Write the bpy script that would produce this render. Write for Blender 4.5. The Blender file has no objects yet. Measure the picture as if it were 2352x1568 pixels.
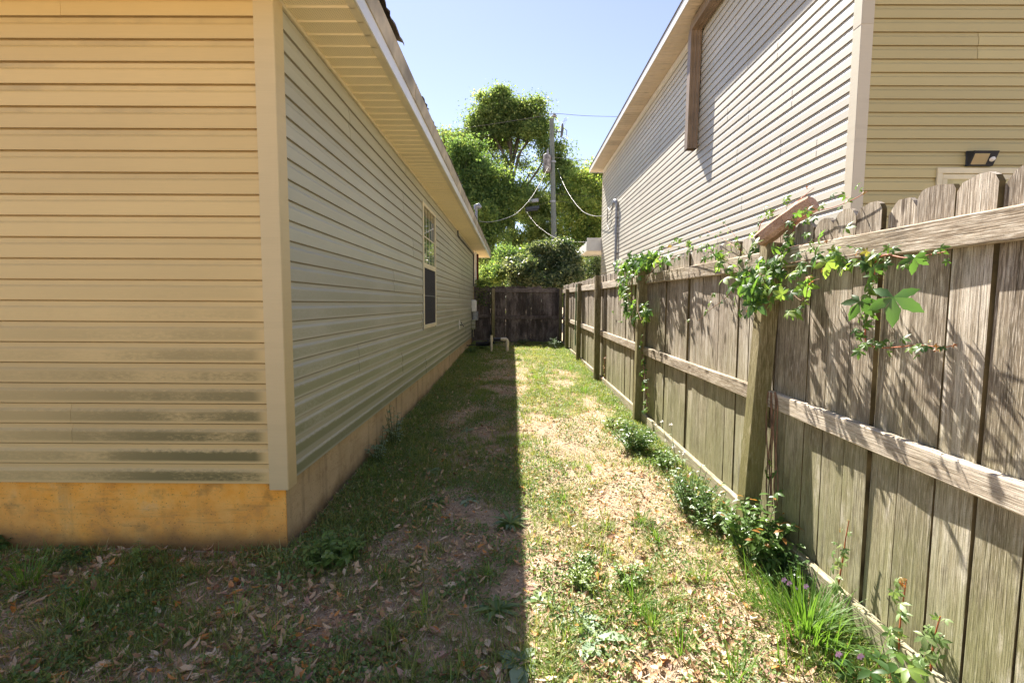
import bpy, math, random
import numpy as np
from mathutils import Vector, Matrix, Quaternion

random.seed(7)
RN = np.random.RandomState(11)
scene = bpy.context.scene
COL = scene.collection
UP = Vector((0, 0, 1))

# ------------------------------------------------------------------ camera
CAMH = 1.43
F_PX, CX, CY = 1110.0, 1176.0, 784.0
_dy = Vector((5 / F_PX, 87 / F_PX, -1)).normalized()
_r = 0.005
_x = Vector((math.cos(_r), -math.sin(_r), 0)); _x = (_x - _dy * _x.dot(_dy)).normalized()
_z = _x.cross(_dy).normalized()
ROT = Matrix((_x, _dy, _z))
CAM = Vector((0, 0, CAMH))
cam_data = bpy.data.cameras.new("camera")
cam = bpy.data.objects.new("camera", cam_data); COL.objects.link(cam)
cam.matrix_world = Matrix.Translation(CAM) @ ROT.to_4x4()
cam_data.sensor_width = 36; cam_data.lens = 36 * F_PX / 2352
cam_data.clip_start = 0.05; cam_data.clip_end = 2000
scene.camera = cam

def ray(px, py):
    return ROT @ Vector(((px - CX) / F_PX, -(py - CY) / F_PX, -1))
def at(px, py, Y):
    d = ray(px, py); return CAM + d * (Y / d.y)
def atX(px, py, X):
    d = ray(px, py); return CAM + d * (X / d.x)
def atZ(px, py, Z):
    d = ray(px, py); return CAM + d * ((Z - CAMH) / d.z)

# ------------------------------------------------------------------ light
SUN_DIR = Vector((1, -3.2, -3.6)).normalized()
world = bpy.data.worlds.new("World"); scene.world = world; world.use_nodes = True
wn = world.node_tree
sky = wn.nodes.new("ShaderNodeTexSky"); sky.sky_type = 'NISHITA'; sky.sun_disc = False
sky.sun_elevation = math.asin(-SUN_DIR.z); sky.sun_rotation = math.atan2(-SUN_DIR.x, -SUN_DIR.y)
sky.dust_density = 0.08; sky.ozone_density = 2.0; sky.air_density = 1.0
bg = wn.nodes["Background"]; bg.inputs[1].default_value = 0.061
hs = wn.nodes.new("ShaderNodeHueSaturation"); hs.inputs["Saturation"].default_value = 0.80; hs.inputs["Hue"].default_value = 0.516
wn.links.new(sky.outputs[0], hs.inputs["Color"]); wn.links.new(hs.outputs[0], bg.inputs[0])
sun_data = bpy.data.lights.new("sun", 'SUN'); sun_data.energy = 5.0; sun_data.angle = math.radians(0.53)
sun_data.color = (1.0, 0.93, 0.83)
sun = bpy.data.objects.new("sun", sun_data); COL.objects.link(sun)
sun.rotation_euler = SUN_DIR.to_track_quat('-Z', 'Y').to_euler()
sun.location = (-6, 20, 25)
scene.view_settings.view_transform = 'Standard'; scene.view_settings.look = 'None'
scene.view_settings.gamma = 1; scene.view_settings.exposure = 1.82
scene.view_settings.use_curve_mapping = False
scene.cycles.max_bounces = 10; scene.cycles.diffuse_bounces = 5; scene.cycles.transparent_max_bounces = 12
scene.cycles.use_denoising = True
scene.cycles.sample_clamp_indirect = 8

# ------------------------------------------------------------------ object helpers
WLOC = {}
def tag(o, label=None, cat=None, group=None, kind=None):
    if label: o["label"] = label
    if cat: o["category"] = cat
    if group: o["group"] = group
    if kind: o["kind"] = kind
    return o
def link(o, parent, loc):
    loc = Vector(loc); COL.objects.link(o)
    if parent is not None:
        o.parent = parent; o.location = loc - WLOC[parent.name]
    else:
        o.location = loc
    WLOC[o.name] = loc
    return o
def thing(name, loc, label, cat, group=None):
    o = bpy.data.objects.new(name, None); o.empty_display_size = 0.1
    link(o, None, loc); return tag(o, label, cat, group)
def mesh_obj(name, me, mat, parent=None, loc=(0, 0, 0), smooth=False):
    if mat is not None and not me.materials: me.materials.append(mat)
    return link(bpy.data.objects.new(name, me), parent, loc)

class MB:
    """collects geometry in world coordinates, then makes one mesh object"""
    def __init__(s): s.v = []; s.f = []; s.sm = []
    def add(s, vs, fs, smooth=False):
        n = len(s.v); s.v += [tuple(v) for v in vs]
        s.f += [tuple(i + n for i in f) for f in fs]; s.sm += [smooth] * len(fs)
    def box(s, x0, x1, y0, y1, z0, z1, c=0.0, jit=0.0):
        if x0 > x1: x0, x1 = x1, x0
        if y0 > y1: y0, y1 = y1, y0
        if z0 > z1: z0, z1 = z1, z0
        s.obox(Vector(((x0 + x1) / 2, (y0 + y1) / 2, (z0 + z1) / 2)), Vector((1, 0, 0)), Vector((0, 1, 0)), Vector((0, 0, 1)),
               (x1 - x0) / 2, (y1 - y0) / 2, (z1 - z0) / 2, c)
    def obox(s, p, ax, ay, az, hx, hy, hz, c=0.0):
        P = lambda a, b, d: p + ax * a + ay * b + az * d
        if c <= 0:
            vs = [P(a * hx, b * hy, d * hz) for a in (-1, 1) for b in (-1, 1) for d in (-1, 1)]
            s.add(vs, [(0, 1, 3, 2), (4, 6, 7, 5), (0, 4, 5, 1), (2, 3, 7, 6), (0, 2, 6, 4), (1, 5, 7, 3)]); return
        c = min(c, hx * .8, hy * .8, hz * .8)
        vs = []; idx = {}
        for a in (-1, 1):
            for b in (-1, 1):
                for d in (-1, 1):
                    for k, (ex, ey, ez) in enumerate(((0, 1, 1), (1, 0, 1), (1, 1, 0))):
                        idx[(a, b, d, k)] = len(vs)
                        vs.append(P(a * (hx - c * ex), b * (hy - c * ey), d * (hz - c * ez)))
        fs = []
        for a in (-1, 1):
            q = [idx[(a, b, d, 0)] for b, d in ((-1, -1), (1, -1), (1, 1), (-1, 1))]; fs.append(q if a > 0 else q[::-1])
            q = [idx[(b, a, d, 1)] for b, d in ((-1, -1), (1, -1), (1, 1), (-1, 1))]; fs.append(q[::-1] if a > 0 else q)
            q = [idx[(b, d, a, 2)] for b, d in ((-1, -1), (1, -1), (1, 1), (-1, 1))]; fs.append(q if a > 0 else q[::-1])
        for a in (-1, 1):
            for b in (-1, 1):
                q = [idx[(a, b, -1, 0)], idx[(a, b, -1, 1)], idx[(a, b, 1, 1)], idx[(a, b, 1, 0)]]; fs.append(q if a * b < 0 else q[::-1])
                q = [idx[(a, -1, b, 0)], idx[(a, -1, b, 2)], idx[(a, 1, b, 2)], idx[(a, 1, b, 0)]]; fs.append(q if a * b > 0 else q[::-1])
                q = [idx[(-1, a, b, 1)], idx[(-1, a, b, 2)], idx[(1, a, b, 2)], idx[(1, a, b, 1)]]; fs.append(q if a * b < 0 else q[::-1])
                for d in (-1, 1):
                    q = [idx[(a, b, d, k)] for k in range(3)]; fs.append(q if a * b * d > 0 else q[::-1])
        s.add(vs, fs)
    def tube(s, pts, r, n=6, cap=True, smooth=True):
        pts = [Vector(p) for p in pts]; m = len(pts)
        rs = r if isinstance(r, (list, tuple)) else [r] * m
        vs = []; ref = None
        for i, p in enumerate(pts):
            d = (pts[min(i + 1, m - 1)] - pts[max(i - 1, 0)])
            d = d.normalized() if d.length > 1e-9 else UP
            if ref is None: ref = Vector((1, 0, 0)) if abs(d.x) < .8 else Vector((0, 1, 0))
            a = (ref - d * ref.dot(d)).normalized(); b = d.cross(a); ref = a
            for k in range(n):
                t = 2 * math.pi * k / n
                vs.append(p + a * (math.cos(t) * rs[i]) + b * (math.sin(t) * rs[i]))
        fs = []
        for i in range(m - 1):
            for k in range(n):
                k2 = (k + 1) % n
                fs.append((i * n + k, i * n + k2, (i + 1) * n + k2, (i + 1) * n + k))
        s.add(vs, fs, smooth)
        if cap:
            s.add(vs[:n], [tuple(range(n))[::-1]]); s.add(vs[-n:], [tuple(range(n))])
    def prism(s, poly, ext):
        """poly: list of 3d points, ext: extrusion vector"""
        n = len(poly); ext = Vector(ext)
        vs = [Vector(p) for p in poly] + [Vector(p) + ext for p in poly]
        fs = [tuple(range(n)), tuple(range(n, 2 * n))[::-1]]
        for k in range(n):
            k2 = (k + 1) % n; fs.append((k, n + k, n + k2, k2))
        s.add(vs, fs)
    def mesh(s, name, origin=(0, 0, 0), mat=None):
        o = Vector(origin); me = bpy.data.meshes.new(name)
        me.from_pydata([(v[0] - o.x, v[1] - o.y, v[2] - o.z) for v in s.v], [], s.f)
        me.polygons.foreach_set("use_smooth", s.sm); me.update()
        if mat: me.materials.append(mat)
        return me
    def build(s, name, mat, parent=None, origin=None):
        if origin is None: origin = WLOC[parent.name] if parent is not None else (0, 0, 0)
        return mesh_obj(name, s.mesh(name, origin, mat), mat, parent, origin)

def np_mesh(name, verts, nper, rnd=None, smooth=False):
    """verts (N, nper, 3): N separate n-gons"""
    N = verts.shape[0]; me = bpy.data.meshes.new(name)
    me.vertices.add(N * nper); me.vertices.foreach_set("co", verts.reshape(-1).astype(np.float32))
    me.loops.add(N * nper); me.loops.foreach_set("vertex_index", np.arange(N * nper, dtype=np.int32))
    me.polygons.add(N); me.polygons.foreach_set("loop_start", (np.arange(N) * nper).astype(np.int32))
    me.update(calc_edges=True)
    if rnd is not None:
        a = me.attributes.new("rnd", 'FLOAT', 'FACE'); a.data.foreach_set("value", rnd.astype(np.float32))
    return me
def np_strip_mesh(name, verts, faces, rnd=None):
    """verts (N,k,3), faces list of tuples of same size within k; repeated N times"""
    N, k, _ = verts.shape; me = bpy.data.meshes.new(name)
    me.vertices.add(N * k); me.vertices.foreach_set("co", verts.reshape(-1).astype(np.float32))
    flat = np.concatenate([np.array(f) for f in faces]); lens = np.array([len(f) for f in faces])
    allv = (flat[None, :] + (np.arange(N) * k)[:, None]).reshape(-1)
    L = np.tile(lens, N); st = np.concatenate([[0], np.cumsum(L)[:-1]])
    me.loops.add(len(allv)); me.loops.foreach_set("vertex_index", allv.astype(np.int32))
    me.polygons.add(len(L)); me.polygons.foreach_set("loop_start", st.astype(np.int32))
    me.update(calc_edges=True)
    if rnd is not None:
        a = me.attributes.new("rnd", 'FLOAT', 'FACE'); a.data.foreach_set("value", np.repeat(rnd, len(faces)).astype(np.float32))
    return me

def vnoise(x, y, seed=0):
    x = np.asarray(x, float); y = np.asarray(y, float)
    xi = np.floor(x).astype(np.int64); yi = np.floor(y).astype(np.int64); fx = x - xi; fy = y - yi
    fx = fx * fx * (3 - 2 * fx); fy = fy * fy * (3 - 2 * fy)
    def h(a, b):
        n = (a * 374761393 + b * 668265263 + seed * 1442695041) & 0xffffffff
        n = ((n ^ (n >> 13)) * 1274126177) & 0xffffffff
        return ((n ^ (n >> 16)) & 0xffff) / 65535.0
    return (h(xi, yi) * (1 - fx) + h(xi + 1, yi) * fx) * (1 - fy) + (h(xi, yi + 1) * (1 - fx) + h(xi + 1, yi + 1) * fx) * fy
def fbm(x, y, seed=0):
    return (vnoise(x, y, seed) * .55 + vnoise(x * 2.1, y * 2.1, seed + 1) * .3 + vnoise(x * 4.3, y * 4.3, seed + 2) * .15)

# ------------------------------------------------------------------ materials
class NT:
    def __init__(s, name, rough=0.7, spec=0.3):
        s.m = bpy.data.materials.new(name); s.m.use_nodes = True; s.t = s.m.node_tree
        s.b = s.t.nodes["Principled BSDF"]; s.out = s.t.nodes["Material Output"]
        s.b.inputs["Roughness"].default_value = rough; s.b.inputs["Specular IOR Level"].default_value = spec
    def n(s, t, **kw):
        nd = s.t.nodes.new(t)
        for k, v in kw.items(): setattr(nd, k, v)
        return nd
    def put(s, sock, v):
        if isinstance(v, bpy.types.NodeSocket): s.t.links.new(v, sock)
        elif isinstance(v, (tuple, list)) and len(v) == 3 and sock.type == 'RGBA': sock.default_value = (*v, 1)
        else: sock.default_value = v
    def math(s, op, a, b=0.0, c=None, clamp=False):
        nd = s.n("ShaderNodeMath", operation=op, use_clamp=clamp); s.put(nd.inputs[0], a); s.put(nd.inputs[1], b)
        if c is not None: s.put(nd.inputs[2], c)
        return nd.outputs[0]
    def mix(s, fac, a, b, mode='MIX'):
        nd = s.n("ShaderNodeMix", data_type='RGBA', blend_type=mode, clamp_factor=True)
        s.put(nd.inputs[0], fac); s.put(nd.inputs[6], a); s.put(nd.inputs[7], b); return nd.outputs[2]
    def ramp(s, fac, stops, interp='LINEAR'):
        nd = s.n("ShaderNodeValToRGB"); s.put(nd.inputs[0], fac); cr = nd.color_ramp; cr.interpolation = interp
        while len(cr.elements) < len(stops): cr.elements.new(0.5)
        for e, (p, c) in zip(cr.elements, stops): e.position = p; e.color = (*c, 1) if len(c) == 3 else c
        return nd.outputs[0]
    def sstep(s, x, lo, hi):
        nd = s.n("ShaderNodeMapRange", interpolation_type='SMOOTHSTEP'); s.put(nd.inputs[0], x)
        s.put(nd.inputs[1], lo); s.put(nd.inputs[2], hi); return nd.outputs[0]
    def pos(s): return s.n("ShaderNodeNewGeometry").outputs["Position"]
    def obj(s): return s.n("ShaderNodeTexCoord").outputs["Object"]
    def sep(s, v):
        nd = s.n("ShaderNodeSeparateXYZ"); s.put(nd.inputs[0], v); return nd.outputs
    def comb(s, x, y, z):
        nd = s.n("ShaderNodeCombineXYZ"); s.put(nd.inputs[0], x); s.put(nd.inputs[1], y); s.put(nd.inputs[2], z); return nd.outputs[0]
    def scale(s, v, sc, add=None):
        nd = s.n("ShaderNodeVectorMath", operation='MULTIPLY'); s.put(nd.inputs[0], v); s.put(nd.inputs[1], sc); r = nd.outputs[0]
        if add is not None:
            n2 = s.n("ShaderNodeVectorMath", operation='ADD'); s.put(n2.inputs[0], r); s.put(n2.inputs[1], add); r = n2.outputs[0]
        return r
    def noise(s, v, sc=1.0, det=4, rough=0.55, dist=0.0):
        nd = s.n("ShaderNodeTexNoise"); s.put(nd.inputs["Vector"], v); nd.inputs["Scale"].default_value = sc
        nd.inputs["Detail"].default_value = det; nd.inputs["Roughness"].default_value = rough; nd.inputs["Distortion"].default_value = dist
        return nd.outputs["Fac"]
    def orand(s): return s.n("ShaderNodeObjectInfo").outputs["Random"]
    def attr(s, name): return s.n("ShaderNodeAttribute", attribute_name=name).outputs["Fac"]
    def bump(s, h, strength=0.3, dist=0.01):
        nd = s.n("ShaderNodeBump"); nd.inputs["Strength"].default_value = strength; nd.inputs["Distance"].default_value = dist
        s.put(nd.inputs["Height"], h); s.t.links.new(nd.outputs[0], s.b.inputs["Normal"]); return nd.outputs[0]
    def color(s, c): s.put(s.b.inputs["Base Color"], c)
    def translucent(s, col, fac):
        tr = s.n("ShaderNodeBsdfTranslucent"); s.put(tr.inputs[0], col)
        mx = s.n("ShaderNodeMixShader"); mx.inputs[0].default_value = fac
        s.t.links.new(s.b.outputs[0], mx.inputs[1]); s.t.links.new(tr.outputs[0], mx.inputs[2]); s.t.links.new(mx.outputs[0], s.out.inputs[0])

def plain(name, c, rough=0.6, spec=0.3, metal=0.0, var=0.12, bump=0.0, sc=6):
    m = NT(name, rough, spec); m.b.inputs["Metallic"].default_value = metal
    nz = m.noise(m.pos(), sc, 5); d = tuple(x * (1 - var * 2.2) for x in c); e = tuple(min(1, x * (1 + var)) for x in c)
    m.color(m.ramp(nz, [(0.3, d), (0.7, e)]))
    if bump: m.bump(m.noise(m.pos(), sc * 12, 4), bump, 0.004)
    return m.m

COURSE = 0.1143
def siding_mat(name, base, z0, along, algae_amt, algae_top, dust_top=None, blotch=False, grain=0.25, laps=True):
    """vinyl lap siding: fine wood-grain emboss, sun fade per panel, algae on the flat of each course, dust in the laps, shadow line painted under each lap"""
    m = NT(name, 0.42, 0.35); P = m.pos(); sp = m.sep(P); a = sp[along]; z = sp[2]
    g = m.noise(m.comb(m.math('MULTIPLY', a, 6), m.math('MULTIPLY', z, 190), m.math('MULTIPLY', sp[1 - along], 6)), 1, 3, .6)
    fr = m.math('FRACT', m.math('DIVIDE', m.math('SUBTRACT', z, z0), COURSE))
    ci = m.math('FLOOR', m.math('DIVIDE', m.math('SUBTRACT', z, z0), COURSE))
    big = m.noise(P, 0.8, 3)
    c = m.ramp(m.math('ADD', m.math('MULTIPLY', big, .6), m.math('MULTIPLY', m.orand(), .4)),
               [(0.25, tuple(x * .88 for x in base)), (0.75, tuple(x * 1.07 for x in base))])
    c = m.mix(m.math('MULTIPLY', m.sstep(g, .35, .75), .10), c, tuple(x * .6 for x in base))
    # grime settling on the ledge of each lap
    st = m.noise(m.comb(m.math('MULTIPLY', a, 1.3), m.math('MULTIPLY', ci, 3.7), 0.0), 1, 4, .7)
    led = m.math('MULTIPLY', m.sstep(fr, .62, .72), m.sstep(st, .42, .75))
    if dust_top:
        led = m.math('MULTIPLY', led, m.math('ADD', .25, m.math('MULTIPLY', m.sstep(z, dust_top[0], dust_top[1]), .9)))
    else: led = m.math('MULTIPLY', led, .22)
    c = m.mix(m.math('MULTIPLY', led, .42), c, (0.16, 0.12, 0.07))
    # algae
    ragg = m.noise(m.comb(m.math('MULTIPLY', a, 26), m.math('MULTIPLY', z, 60), 0.0), 1, 5, .75)
    patch = m.noise(m.comb(m.math('MULTIPLY', a, 0.9), m.math('MULTIPLY', ci, 5.3 if blotch else .7), 3.0), 1, 3, .6)
    hz = m.sstep(z, algae_top, z0 + 0.15)
    flat = m.math('MULTIPLY', m.sstep(m.math('ADD', fr, m.math('MULTIPLY', m.math('SUBTRACT', ragg, .5), .5)), .72, .5), m.sstep(fr, .04, .2))
    if blotch:
        al = m.math('MULTIPLY', m.sstep(m.math('ADD', patch, m.math('MULTIPLY', m.math('SUBTRACT', ragg, .5), .5)), .29, .55), flat)
        al = m.math('MULTIPLY', al, m.math('ADD', .35, m.math('MULTIPLY', m.sstep(a, -2.9, -1.7), .65)))
        al = m.math('MULTIPLY', al, m.sstep(a, -1.37, -1.46))
    else:
        al = m.math('MULTIPLY', m.sstep(m.math('ADD', m.math('ADD', patch, m.math('MULTIPLY', hz, .25)), m.math('MULTIPLY', m.math('SUBTRACT', ragg, .5), .7)), .35, .8), flat)
    al = m.math('MULTIPLY', m.math('MULTIPLY', al, hz), algae_amt)
    c = m.mix(al, c, (0.15, 0.17, 0.065) if not blotch else (0.12, 0.11, 0.04))
    if laps: lap_shade = m.math('MAXIMUM', m.sstep(fr, .915, .97), m.sstep(fr, .022, .0))
    if laps: c = m.mix(m.math('MULTIPLY', lap_shade, .38), c, (0.17, 0.105, 0.045))  # shadow under each lap, painted as a dark brown line
    m.color(c)
    m.bump(m.math('ADD', g, m.math('MULTIPLY', m.noise(P, 1.7, 2), 6.0)), grain, 0.0016)
    return m.m

Z_SID = 0.41
M = {}
M['siding_side'] = siding_mat("vinyl_siding_side", (0.43, 0.42, 0.325), Z_SID, 1, .68, 2.2)  # same siding as the front, base greyed to paint in cool skylight
M['siding_front'] = siding_mat("vinyl_siding_front", (0.65, 0.475, 0.205), Z_SID, 0, .88, 1.75, dust_top=(1.9, 2.9), blotch=True)  # same siding as the side, base warmed to paint in ground bounce light
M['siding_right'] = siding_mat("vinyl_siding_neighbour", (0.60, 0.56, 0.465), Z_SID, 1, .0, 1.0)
M['siding_rfront'] = siding_mat("vinyl_siding_neighbour_front", (0.47, 0.395, 0.19), Z_SID, 0, .0, 1.0)  # shaded copy of the neighbour siding, front's shade put into the base colour
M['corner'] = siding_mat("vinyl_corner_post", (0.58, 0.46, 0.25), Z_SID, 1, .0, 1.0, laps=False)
M['corner_r'] = siding_mat("vinyl_corner_post_neighbour", (0.55, 0.49, 0.375), Z_SID, 1, .0, 1.0, laps=False)
M['cream'] = plain("cream_vinyl_trim", (0.70, 0.62, 0.42), .4, .35, var=.06)
M['fascia'] = plain("white_fascia", (0.72, 0.72, 0.70), .35, .4, var=.06, sc=2)
M['fascia_old'] = plain("dirty_beige_drip_edge", (0.50, 0.43, 0.32), .55, .3, var=.28, sc=3)
M['white'] = plain("white_paint", (0.78, 0.76, 0.72), .4, .3, var=.05)
M['pvc'] = plain("yellowed_pvc", (0.68, 0.60, 0.46), .35, .4, var=.1, sc=14)
M['black'] = plain("black_plastic", (0.025, 0.027, 0.033), .35, .5, var=.2)
M['dkgrey'] = plain("dark_grey_metal", (0.09, 0.095, 0.10), .45, .5, var=.2)
M['grey'] = plain("galvanised_grey", (0.34, 0.35, 0.37), .42, .5, .3, var=.15, sc=20)
M['redbrown'] = plain("dark_red_column_paint", (0.10, 0.030, 0.025), .7, .2, var=.2)
M['brown'] = plain("brown_downspout", (0.25, 0.18, 0.12), .42, .4, var=.12, sc=4)
M['wire'] = plain("aluminium_wire", (0.17, 0.155, 0.155), .45, .5, .2, var=.15)
M['wiredark'] = plain("dark_wire", (0.10, 0.10, 0.10), .5, .4, var=.1)
M['rust'] = plain("rusted_transformer_paint", (0.34, 0.33, 0.33), .6, .3, .2, var=.4, sc=5)
M['flower'] = plain("pink_petals", (0.75, 0.45, 0.68), .6, .2, var=.1)
M['lens'] = plain("cream_lamp_lens", (0.75, 0.62, 0.36), .25, .5, var=.04)

def soffit_mat(name, base, stain, holes):
    m = NT(name, .45, .35); P = m.pos(); sp = m.sep(P)
    nz = m.noise(m.comb(m.math('MULTIPLY', sp[0], 9), m.math('MULTIPLY', sp[1], 3.2), 0.0), 1, 4)
    c = m.ramp(m.math('ADD', m.math('MULTIPLY', m.orand(), .5), m.math('MULTIPLY', nz, .5)), [(0.2, tuple(x * (1 - stain) for x in base)), (.7, base)])
    if stain > .2:
        st = m.noise(m.comb(m.math('MULTIPLY', sp[0], 3), m.math('MULTIPLY', sp[1], 14), 5.0), 1, 4, .7)
        c = m.mix(m.math('MULTIPLY', m.sstep(st, .52, .72), .6), c, tuple(x * .45 for x in base))
    if holes:
        gx = m.math('SUBTRACT', m.math('FRACT', m.math('DIVIDE', sp[0], .012)), .5)
        row = m.math('FLOOR', m.math('DIVIDE', sp[0], .012))
        gy = m.math('SUBTRACT', m.math('FRACT', m.math('ADD', m.math('DIVIDE', sp[1], .012), m.math('MULTIPLY', row, .5))), .5)
        d = m.math('SQRT', m.math('ADD', m.math('MULTIPLY', gx, gx), m.math('MULTIPLY', gy, gy)))
        band = m.math('FRACT', m.math('DIVIDE', m.math('SUBTRACT', sp[1], 2.11), .137))
        inb = m.math('MULTIPLY', m.sstep(band, .2, .24), m.sstep(band, .93, .89))
        hole = m.math('MULTIPLY', m.math('LESS_THAN', d, .17), inb)
        c = m.mix(m.math('MULTIPLY', hole, .7), c, (0.05, .04, .025))
    m.color(c); return m.m
M['soffit'] = soffit_mat("cream_vented_soffit", (0.86, 0.74, 0.47), .06, True)
M['soffit_r'] = soffit_mat("stained_soffit", (0.66, 0.56, 0.42), .25, False)

def wood_mat(name, stops, axis, green=0.0, gtop=1.0, dark=0.0, bump=.55, alg=(0.23, 0.235, 0.10)):
    """weathered softwood: grain along `axis`, knots, checks, per-board tone, algae low down, black mildew"""
    m = NT(name, .85, .15); rnd = m.orand(); o = m.obj(); sp = m.sep(o); w = m.sep(m.pos())
    off = m.math('MULTIPLY', rnd, 37.0)
    lo = [28.0, 28.0, 28.0]; lo[axis] = 1.6
    v = m.scale(m.comb(sp[0], sp[1], sp[2]), tuple(lo), m.comb(off, m.math('MULTIPLY', off, 1.7), off))
    g1 = m.noise(v, 1, 5, .6, .6)
    hi = [130.0, 130.0, 130.0]; hi[axis] = 3.2
    g2 = m.noise(m.scale(m.comb(sp[0], sp[1], sp[2]), tuple(hi), m.comb(off, off, off)), 1, 3, .6, .25)
    ba = m.noise(m.scale(m.comb(sp[0], sp[1], sp[2]), (2.2, 2.2, 2.2), m.comb(off, off, off)), 1, 4, .6)
    fac = m.math('ADD', m.math('ADD', m.math('MULTIPLY', g1, .38), m.math('MULTIPLY', g2, .42)), m.math('MULTIPLY', ba, .20))
    fac = m.math('ADD', fac, m.math('MULTIPLY', m.math('SUBTRACT', rnd, .5), .14))
    c = m.ramp(fac, stops)
    crack = m.sstep(g2, .36, .27)
    c = m.mix(m.math('MULTIPLY', crack, .8), c, (0.03, 0.022, 0.016))
    ul = [420.0, 420.0, 420.0]; ul[axis] = 16.0
    g3 = m.noise(m.scale(m.comb(sp[0], sp[1], sp[2]), tuple(ul), m.comb(off, off, off)), 1, 2, .6)
    c = m.mix(m.math('MULTIPLY', m.sstep(g3, .52, .66), .5), c, tuple(min(.85, x_ * 1.25) for x_ in stops[-1][1]))
    c = m.mix(m.math('MULTIPLY', m.sstep(g3, .47, .36), .5), c, tuple(x_ * .8 for x_ in stops[0][1]))
    c = m.mix(m.math('MULTIPLY', m.sstep(m.noise(m.scale(m.comb(sp[0], sp[1], sp[2]), tuple(16.0 if i_ != axis else 2.0 for i_ in range(3)), m.comb(off, off, off)), 1, 4, .7), .54, .68), .45), c, tuple(min(.85, x_ * 1.1) for x_ in stops[-1][1]))
    kn = m.n("ShaderNodeTexVoronoi"); kl = [7.0, 7.0, 7.0]; kl[axis] = 2.2
    m.put(kn.inputs["Vector"], m.scale(m.comb(sp[0], sp[1], sp[2]), tuple(kl), m.comb(off, off, off))); kn.inputs["Scale"].default_value = 1
    knot = m.sstep(kn.outputs["Distance"], .13, .06)
    c = m.mix(m.math('MULTIPLY', knot, .8), c, (0.05, 0.03, 0.018))
    if green:
        gn = m.noise(m.pos(), 2.4, 5, .65)
        gm = m.math('MULTIPLY', m.sstep(m.math('ADD', w[2], m.math('MULTIPLY', m.math('SUBTRACT', gn, .5), 1.5)), gtop, 0.1), green)
        gm = m.math('MULTIPLY', gm, m.math('ADD', .6, m.math('MULTIPLY', g1, .7)))
        c = m.mix(gm, c, alg)
    mo = m.noise(m.scale(m.comb(sp[0], sp[1], sp[2]), tuple(11.0 if i_ != axis else 3.0 for i_ in range(3)), m.comb(off, off, off)), 1, 6, .72)
    c = m.mix(m.math('MULTIPLY', m.sstep(mo, .50, .70), .55), c, tuple(x_ * .42 for x_ in stops[1][1]))
    c = m.mix(m.math('MULTIPLY', m.sstep(mo, .44, .30), .35), c, tuple(min(.8, x_ * 1.15) for x_ in stops[-1][1]))
    sp_ = m.noise(m.scale(m.comb(sp[0], sp[1], sp[2]), (240.0, 240.0, 240.0)), 1, 2, .5)
    c = m.mix(m.math('MULTIPLY', m.sstep(sp_, .56, .68), .35), c, tuple(x_ * .35 for x_ in stops[1][1]))
    if dark:
        dn = m.noise(m.scale(m.pos(), (3.5, 3.5, 1.3)), 1, 5, .7)
        c = m.mix(m.math('MULTIPLY', m.sstep(dn, .36, .62), dark), c, (0.022, 0.018, 0.016))
    m.color(c)
    h = m.math('SUBTRACT', m.math('ADD', m.math('MULTIPLY', g2, .8), m.math('MULTIPLY', g1, .5)), m.math('MULTIPLY', crack, .5))
    m.bump(h, bump, .006); return m.m
GREYW = [(0.32, (0.085, 0.066, 0.048)), (0.43, (0.20, 0.158, 0.115)), (0.54, (0.355, 0.295, 0.225)), (0.68, (0.66, 0.60, 0.515))]
M['picket'] = wood_mat("weathered_picket_wood", GREYW, 2, .72, 1.5)
M['pedge'] = plain("shaded_picket_edge", (0.15, 0.115, 0.055), .9, .1, var=.3, sc=8)  # edge colour darkened to paint the shade inside the picket gaps
M['rail'] = wood_mat("weathered_rail_wood", [(0.30, (0.11, 0.08, 0.055)), (0.42, (0.30, 0.235, 0.165)), (0.54, (0.50, 0.42, 0.325)), (0.68, (0.72, 0.64, 0.54))], 1, .45, 1.0)
M['post'] = wood_mat("shaded_algae_post_wood", [(0.28, (0.06, 0.046, 0.022)), (0.45, (0.17, 0.135, 0.07)), (0.6, (0.30, 0.25, 0.14)), (0.75, (0.48, 0.42, 0.29))], 2, .75, 1.9, alg=(0.17, 0.165, 0.055))  # algae tint, wood darkened further to paint in the post's shaded face
DARKW = [(0.28, (0.05, 0.04, 0.036)), (0.45, (0.16, 0.125, 0.11)), (0.6, (0.32, 0.26, 0.23)), (0.75, (0.46, 0.39, 0.35))]
M['dpicket'] = wood_mat("mildewed_picket_wood", DARKW, 2, .15, .9, .75)
M['drail'] = wood_mat("mildewed_rail_wood", DARKW, 0, 0, 1, .6)
M['chunk'] = wood_mat("red_brown_rough_timber", [(0.28, (0.20, 0.10, 0.06)), (0.45, (0.40, 0.235, 0.15)), (0.6, (0.56, 0.36, 0.25)), (0.75, (0.70, 0.50, 0.37))], 0, 0, 1, 0, .8)
M['pole'] = wood_mat("utility_pole_wood", [(0.3, (0.07, 0.085, 0.08)), (0.5, (0.14, 0.165, 0.155)), (0.7, (0.22, 0.245, 0.23))], 2, 0, 1, 0, .3)
M['bark'] = wood_mat("bark", [(0.3, (0.05, 0.042, 0.035)), (0.5, (0.12, 0.10, 0.085)), (0.7, (0.20, 0.175, 0.15))], 2, 0, 1, 0, .9)

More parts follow.
